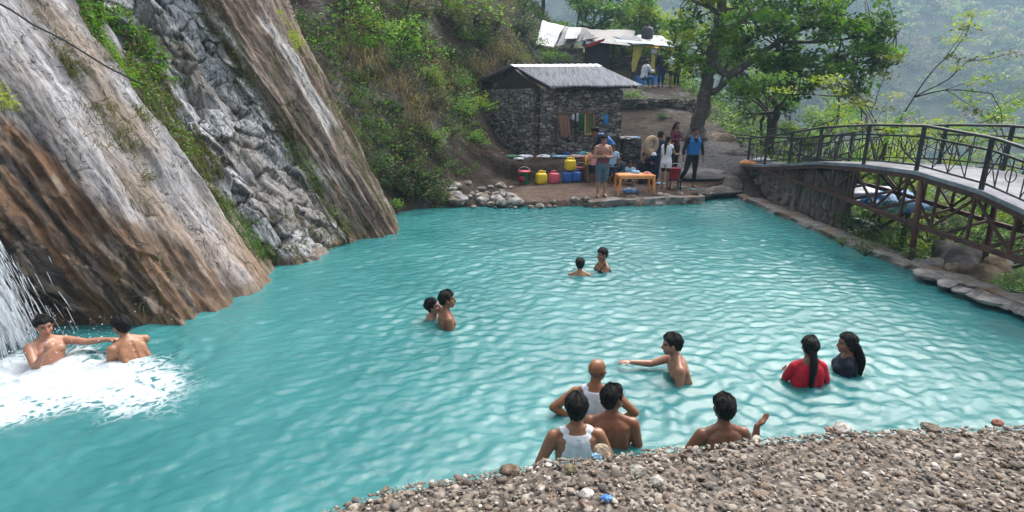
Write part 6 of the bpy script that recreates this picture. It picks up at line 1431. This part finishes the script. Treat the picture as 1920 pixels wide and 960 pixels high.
# --- the big tree by the path
rs = np.random.default_rng(31); TY = 21.6
tp = lambda px, py, dy=0.0: np.array(gy(px, py, TY + dy))
bz = G_(1309, 246); tubes = []
def br(pts, r0, r1):
    q = np.array([tp(*p) for p in pts]); s = np.linspace(0, len(q) - 1, len(q) * 4); q = np.stack([np.interp(s, np.arange(len(q)), q[:, k]) for k in range(3)], -1); q[1:-1] = (q[:-2] + 2 * q[1:-1] + q[2:]) / 4; q[1:-1] += rs.normal(size=(len(q) - 2, 3)) * r0 * .12; tubes.append((q, np.linspace(r0, r1, len(q))))
br([(1303, 262, 0), (1309, 238, 0), (1319, 195, 0), (1327, 150, 0), (1334, 105, 0), (1344, 62, 0), (1352, 25, 0), (1362, -60, .2)], .30, .15); tubes[0][1][:4] = [.46, .40, .35, .31]
br([(1333, 118, 0), (1365, 142, -.3), (1392, 128, -.5), (1428, 100, -.8), (1458, 78, -1), (1500, 55, -1.4), (1570, 30, -1.8)], .15, .05); br([(1345, 60, 0), (1380, 45, .5), (1420, 20, .9), (1470, -20, 1)], .12, .05)
br([(1330, 175, 0), (1350, 165, -.5), (1375, 140, -.9), (1390, 130, -1)], .12, .07); br([(1352, 28, 0), (1330, 12, -.4), (1300, 2, -.6), (1270, -15, -.8)], .10, .04); br([(1331, 95, 0), (1305, 108, -.4), (1282, 120, -.6), (1262, 132, -.8)], .08, .03); br([(1428, 100, -.8), (1490, 120, -1.2), (1560, 130, -1.6), (1640, 110, -2.0)], .07, .02); br([(1458, 78, -1), (1530, 80, -1.4), (1610, 70, -1.6), (1680, 60, -1.8)], .06, .02); br([(1362, -60, .2), (1430, -90, .5), (1520, -90, .4)], .1, .04); br([(1282, 120, -.6), (1275, 100, -.8), (1262, 85, -1)], .03, .012)
cen = []
for px, py, rx, ry, d0, dd, n in ((1330, 40, 60, 50, 0, 1.5, 26), (1420, 40, 80, 50, 0, 1.8, 36), (1520, 30, 100, 55, -1, 1.8, 46), (1600, 70, 70, 50, -1.4, 1.5, 34), (1460, 110, 70, 30, -.8, 1.3, 26), (1560, 125, 80, 34, -1.4, 1.4, 30), (1645, 105, 45, 34, -1.8, 1, 16), (1400, -30, 140, 50, .3, 2, 40), (1560, -30, 120, 50, -.5, 2, 34), (1285, 55, 30, 40, -.6, 1, 12), (1275, 108, 26, 26, -.7, .8, 12), (1375, 90, 40, 26, .5, 1, 14), (1640, 40, 40, 40, -1.8, 1, 12), (1400, 165, 40, 20, -.8, .8, 10), (1310, 125, 26, 22, -.3, .8, 8), (1500, 165, 50, 16, -1.2, .8, 10), (1610, 165, 46, 18, -1.6, .8, 10)):
    for _ in range(n):
        u = rs.normal(size=3); u /= np.linalg.norm(u); u *= rs.random() ** .4; cen.append(tp(px + u[0] * rx, py + u[1] * ry, d0 + u[2] * dd))
allq = np.concatenate([t[0] for t in tubes]); H_ = Heap()
for c in cen:
    j = np.argmin(((allq - c) ** 2).sum(1)); a = allq[j]; mid = (a + c) / 2 + rs.normal(size=3) * .12; tubes.append((np.array([a, mid, c]), np.array([.028, .018, .006])))
cen = np.array(cen); left = cen[:, 0] < tp(1385, 0)[0]
leafclumps(H_, rs, cen[left], 36, .40, .17, ['bright', 'mid', 'bright', 'yellow'], .55, .6, .4); leafclumps(H_, rs, cen[~left], 38, .42, .175, ['dark', 'mid', 'mid', 'bright', 'bright'], .55, .6, .4)
maketree('tree', 'big leafy tree with a leaning grey trunk beside the path to the bridge', bz, tubes, H_, BARK, None, n=12)
# --- smaller trees right of it and beyond the bridge
gX = 'trees beyond the footbridge'
def gbase(px, py, Y): p = gy(px, py, Y); return (p[0], Y, gpt(p[0], Y)[0] - .1)
autotree('stout gnarled tree behind the left end of the railing', (gy(1457, 235, 22)[0], 22.5, .2), 5.6, .24, 5, ['dark', 'mid'], gX, 3, 26, .36, .14, (.05, 0, 1), .9, .1, L0=.36)
autotree('slender dark-stemmed tree leaning right behind the railing', (gy(1525, 235, 21)[0], 21.5, .0), 6.0, .10, 6, ['mid', 'olive', 'bright'], gX, 3, 10, .34, .12, (.35, 0, 1), .9, .1)
autotree('thin twiggy tree right of the slender dark-stemmed one', (gy(1570, 235, 20)[0], 20.5, -.3), 6.0, .08, 7, ['yellow', 'olive'], gX, 3, 6, .34, .10, (.4, 0, 1), .95, .05)
autotree('bare-branched tree with yellow-green tufts over the middle of the bridge', (gy(1752, 240, 15)[0], 15.5, -2.6), 6.2, .09, 8, ['yellow', 'yellow', 'olive'], gX, 4, 42, .36, .10, (.12, 0, 1), .85, .02, flat=.35, L0=.5)
autotree('spreading twiggy tree with yellow leaves at the right edge', (gy(1850, 250, 13.5)[0], 14, -3.0), 6.6, .09, 9, ['yellow', 'yellow', 'bright'], gX, 4, 42, .36, .10, (.2, .1, 1), .9, .02, flat=.35, L0=.48)
autotree('twiggy yellowish tree outside the right end of the railing', (gy(1960, 250, 13)[0], 13.4, -3.2), 6.4, .09, 10, ['yellow', 'bright'], gX, 4, 42, .36, .10, (-.1, .1, 1), .9, .02, flat=.4, L0=.48)
pos = [(1430, 27, 5.0, 'bright'), (1490, 28, 4.2, 'pale'), (1545, 26, 4.6, 'bright'), (1600, 27, 3.8, 'pale'), (1655, 25, 4.4, 'yellow'), (1715, 26, 4.2, 'pale'), (1775, 23, 4.8, 'pale'), (1840, 24, 4.4, 'yellow'), (1905, 22, 4.8, 'pale'), (1690, 19, 3.6, 'pale'), (1800, 18, 3.8, 'yellow'), (1890, 17.5, 3.6, 'pale'), (1560, 32, 7, 'bright'), (1640, 34, 7, 'pale'), (1740, 33, 7.5, 'pale'), (1850, 31, 7, 'pale'), (1480, 36, 7, 'pale'), (1410, 34, 6.5, 'bright'), (1950, 27, 6, 'pale')]
wh = ['nearest the big tree', 'behind the gnarled tree', 'behind the slender dark-stemmed tree', 'behind the thin twiggy tree', 'right behind the middle of the railing', 'between the thin tree and the bare-branched tree', 'behind the bare-branched tree', 'behind the spreading yellow tree', 'at the right edge behind the railing', 'low behind the near rail in the middle', 'low behind the near rail at the right', 'lowest by the right edge', 'in the second row behind the slender tree', 'in the second row behind the thin tree', 'in the second row at the centre of the valley', 'in the second row at the right', 'in the back row behind the gnarled tree', 'in the back row right of the big trunk', 'in the back row past the right edge']
for i, (px, Y, h_, k) in enumerate(pos):
    autotree('%s bushy valley tree %s' % ({'bright': 'bright green', 'pale': 'pale green', 'yellow': 'yellowish'}[k], wh[i]), gbase(px, 250, Y), h_, .09, 40 + i, [k, k, 'pale'], gX, 3, 70, .55, .16, (0, 0, 1), .95, .12, L0=.34)
gU = 'trees above the tea stall'
for i, (px, Y, h_, k, lb) in enumerate(((1015, 42, 8, 'yellow', 'yellow-green tree rising left behind the white tarpaulin'), (1070, 40, 6.5, 'bright', 'bright tree with a dark forked trunk behind the grey tarpaulin'), (1125, 44, 7.5, 'mid', 'mid green tree behind the middle of the tea stall roof'), (1170, 40, 5.5, 'yellow', 'yellow-green tree behind the tank on the roof'), (1215, 42, 7, 'bright', 'bright tree behind the right half of the tea stall'), (1265, 38, 5.5, 'yellow', 'yellow-green tree at the right end of the tea stall'), (1300, 41, 7, 'pale', 'pale tree between the tea stall and the big tree'), (1345, 38, 6, 'bright', 'bright green tree behind the big trunk'), (1380, 44, 8, 'pale', 'pale tree far behind the big tree crown'), (1240, 50, 9, 'pale', 'pale hazy tree at the back above the tea stall'), (1090, 52, 9, 'yellow', 'yellowish tree at the back above the grey tarpaulin'), (1160, 54, 10, 'pale', 'tall pale tree at the back in the middle'))):
    autotree(lb, gbase(px, 100, Y), h_, .14, 80 + i, [k, k, 'mid' if i % 2 else 'yellow'], gU, 3, 95, .75, .24, (0, 0, 1), .9, .12, L0=.36)
shrub('deep green feathery shrub on the roof line of the tea stall', 1185, 62, 30, 'mid', None, 1, 38, (1.3, 1, .7))
# --- plants growing on the ravine floor: stuff
H_ = Heap(); n = 60000; X = rs.uniform(8.3, 34, n); Y = rs.uniform(7, 44, n); k = rs.random(n) < np.clip(1.1 - Y / 60, .2, 1); X, Y = X[k], Y[k]; I_ = np.clip(np.searchsorted(gx, X), 1, len(gx) - 1); J_ = np.clip(np.searchsorted(gyy, Y), 1, len(gyy) - 1); Z = GZ[I_, J_]; n = len(X)
k = ~((X < 9.3) & (Y > 13) & (Y < 20)); X, Y, Z = X[k], Y[k], Z[k]; n = len(X); P = np.stack([X, Y, Z + rs.random(n) ** 1.5 * .8], -1); kk = fbm(P * .6, 3); c = np.where((kk > .5)[:, None], lcol('mid', n, rs), lcol('pale', n, rs)); c = np.where((kk < .42)[:, None], lcol('dark', n, rs), c)
H_.add(leafarr(P, rs.uniform(.10, .22, n), c, .5, rs)); tag(H_.build('ground_cover', LEAF), 'tangled green ground cover over the ravine floor beyond the pool wall', 'ground cover', kind='stuff')

# ================================================================== far hill, its forest and the air
hx, hy = np.meshgrid(np.linspace(-220, 620, 150), np.linspace(170, 460, 90), indexing='ij'); hp = np.stack([hx, hy, hx * 0], -1)
hzv = -34 + (hy - 170) * .56 + 34 * (fbm(hp / 95, 4) - .5) + 15 * (ridged(np.stack([hx / 48, hy / 100, hx * 0], -1), 3) - .5); hp[..., 2] = hzv
I = np.arange(hx.size).reshape(hx.shape); hq = np.stack([I[:-1, :-1], I[1:, :-1], I[1:, 1:], I[:-1, 1:]], -1).reshape(-1, 4)
tag(mk('hill', hp.reshape(-1, 3), hq, attrmat('far_hillside', .95, .2, .4, .4, .5, .5), col=np.tile([.05, .055, .03], (hx.size, 1))), kind='structure')
H_ = Heap(); NC = 5600; X = rs.uniform(-60, 480, NC); Y = 172 + 240 * rs.random(NC); ui = (X + 220) / 840 * 149; vi = (Y - 170) / 290 * 89; Z = hzv[ui.astype(int), vi.astype(int)]
Dn = rs.normal(size=(NC, 64, 3)); Dn /= np.linalg.norm(Dn, axis=2)[..., None]; Dn[..., 2] = np.abs(Dn[..., 2]) * .9 - .1; R_ = rs.uniform(2.0, 4.2, NC); P = np.stack([X, Y, Z + R_ * .5], -1)[:, None] + Dn * R_[:, None, None] * rs.uniform(.75, 1.12, (NC, 64))[..., None]
pal_ = np.array([(.06, .12, .04), (.11, .19, .06), (.20, .26, .09), (.03, .055, .025), (.24, .20, .16), (.16, .15, .12), (.08, .15, .06)]); cb = pal_[rs.integers(0, 7, NC)] * rs.uniform(.5, 1.9, (NC, 1)); kx_ = fbm(np.stack([X / 55, Y / 55, Z / 55], -1), 3); cb = mix(cb, (.15, .125, .11), .7 * sstep(.53, .62, kx_)); cl = np.repeat(cb, 64, 0) * rs.uniform(.6, 1.4, (NC * 64, 1))
H_.add(leafarr(P.reshape(-1, 3), rs.uniform(.8, 1.7, NC * 64), cl, .2, rs, .8)); tag(H_.build('forest', LEAF_FAR), 'hazy forest covering the far side of the valley', 'forest', kind='stuff')
m_ = MB(); m_.box((200, 215, 62), (900, 500, 176)); M = Mat('haze'); hv_ = M.n('ShaderNodeVolumePrincipled', Color=(.55, .80, 1, 1), Density=.0012, Anisotropy=.1); M.l(hv_.outputs[0], M.out.inputs['Volume']); tag(m_.build('haze', M.m), 'thin blue haze filling the valley', 'haze', kind='stuff')

# ================================================================== waterfall and spray
rs = np.random.default_rng(8); m_ = MB(); A = np.array(gy(-170, 300, 6.0)); B0 = np.array(gz(5, 655))
for i in range(3600):
    t = rs.random() ** .7; s0 = A + rs.normal(size=3) * [.16, .16, .10]; s1 = B0 + rs.normal(size=3) * [.20, .22, 0] + [rs.normal() * .10, 0, 0]; s1[2] = 0
    f = lambda q: s0 + (s1 - s0) * np.array([q, q, 0]) + np.array([0, 0, (s1[2] - s0[2]) * (.25 * q + .75 * q * q)])
    sp_ = rs.normal(size=3) * .10 * t; L = rs.uniform(.025, .10); q = np.array([f(t) + sp_, f(min(1, t + L / 2)) + sp_, f(min(1, t + L)) + sp_]); r = rs.uniform(.0018, .0062); m_.tube(q, [r * .4, r, r * .3], 5)
for i in range(26):
    s0 = A + rs.normal(size=3) * [.14, .14, .08]; s1 = B0 + rs.normal(size=3) * [.12, .14, 0]; t = np.linspace(0, 1, 16)[:, None]; q = s0 + (s1 - s0) * np.concatenate([t, t, .25 * t + .75 * t * t], 1) + rs.normal(size=(16, 3)) * .02; m_.tube(q, .018 + .014 * rs.random(16), 6)
M = Mat('falling_water'); x = M.n('ShaderNodeMixShader', Fac=.30); M.l(M.bsdf((.86, .90, .95), .25), x.inputs[1]); M.l(M.n('ShaderNodeBsdfTransparent').outputs[0], x.inputs[2]); FALL_M = M.done(x.outputs[0])
tag(m_.build('waterfall', FALL_M, None, True), kind='structure')
V, F, n = [], [], 0; v0, f0 = ICO1
for i in range(800):
    r = .002 + .006 * rs.random() ** 2; c = np.array(gz(15, 668)) + rs.normal(size=3) * [.55, .40, .0] + [.1, .1, abs(rs.normal()) * .22]; V.append(v0 * r + c); F.append(f0 + n); n += len(v0)
tag(mk('spray', np.concatenate(V), np.concatenate(F), FALL_M), 'white spray and froth where the waterfall hits the pool', 'spray', kind='stuff')
# cables slung over the top of the rock
CAB = simple('black_cable', (.012, .012, .013), .6); m_ = MB(); m_.tube(np.array([gy(-30, -8, 8.0), gy(20, 18, 8.1), gy(60, 45, 8.2), gy(120, 75, 8.5), gy(200, 125, 9.0), gy(270, 160, 9.6)]), .014, 7); tag(m_.build('cable', CAB, None, True), 'black cable slung across the pale rock at the upper left', 'cable')
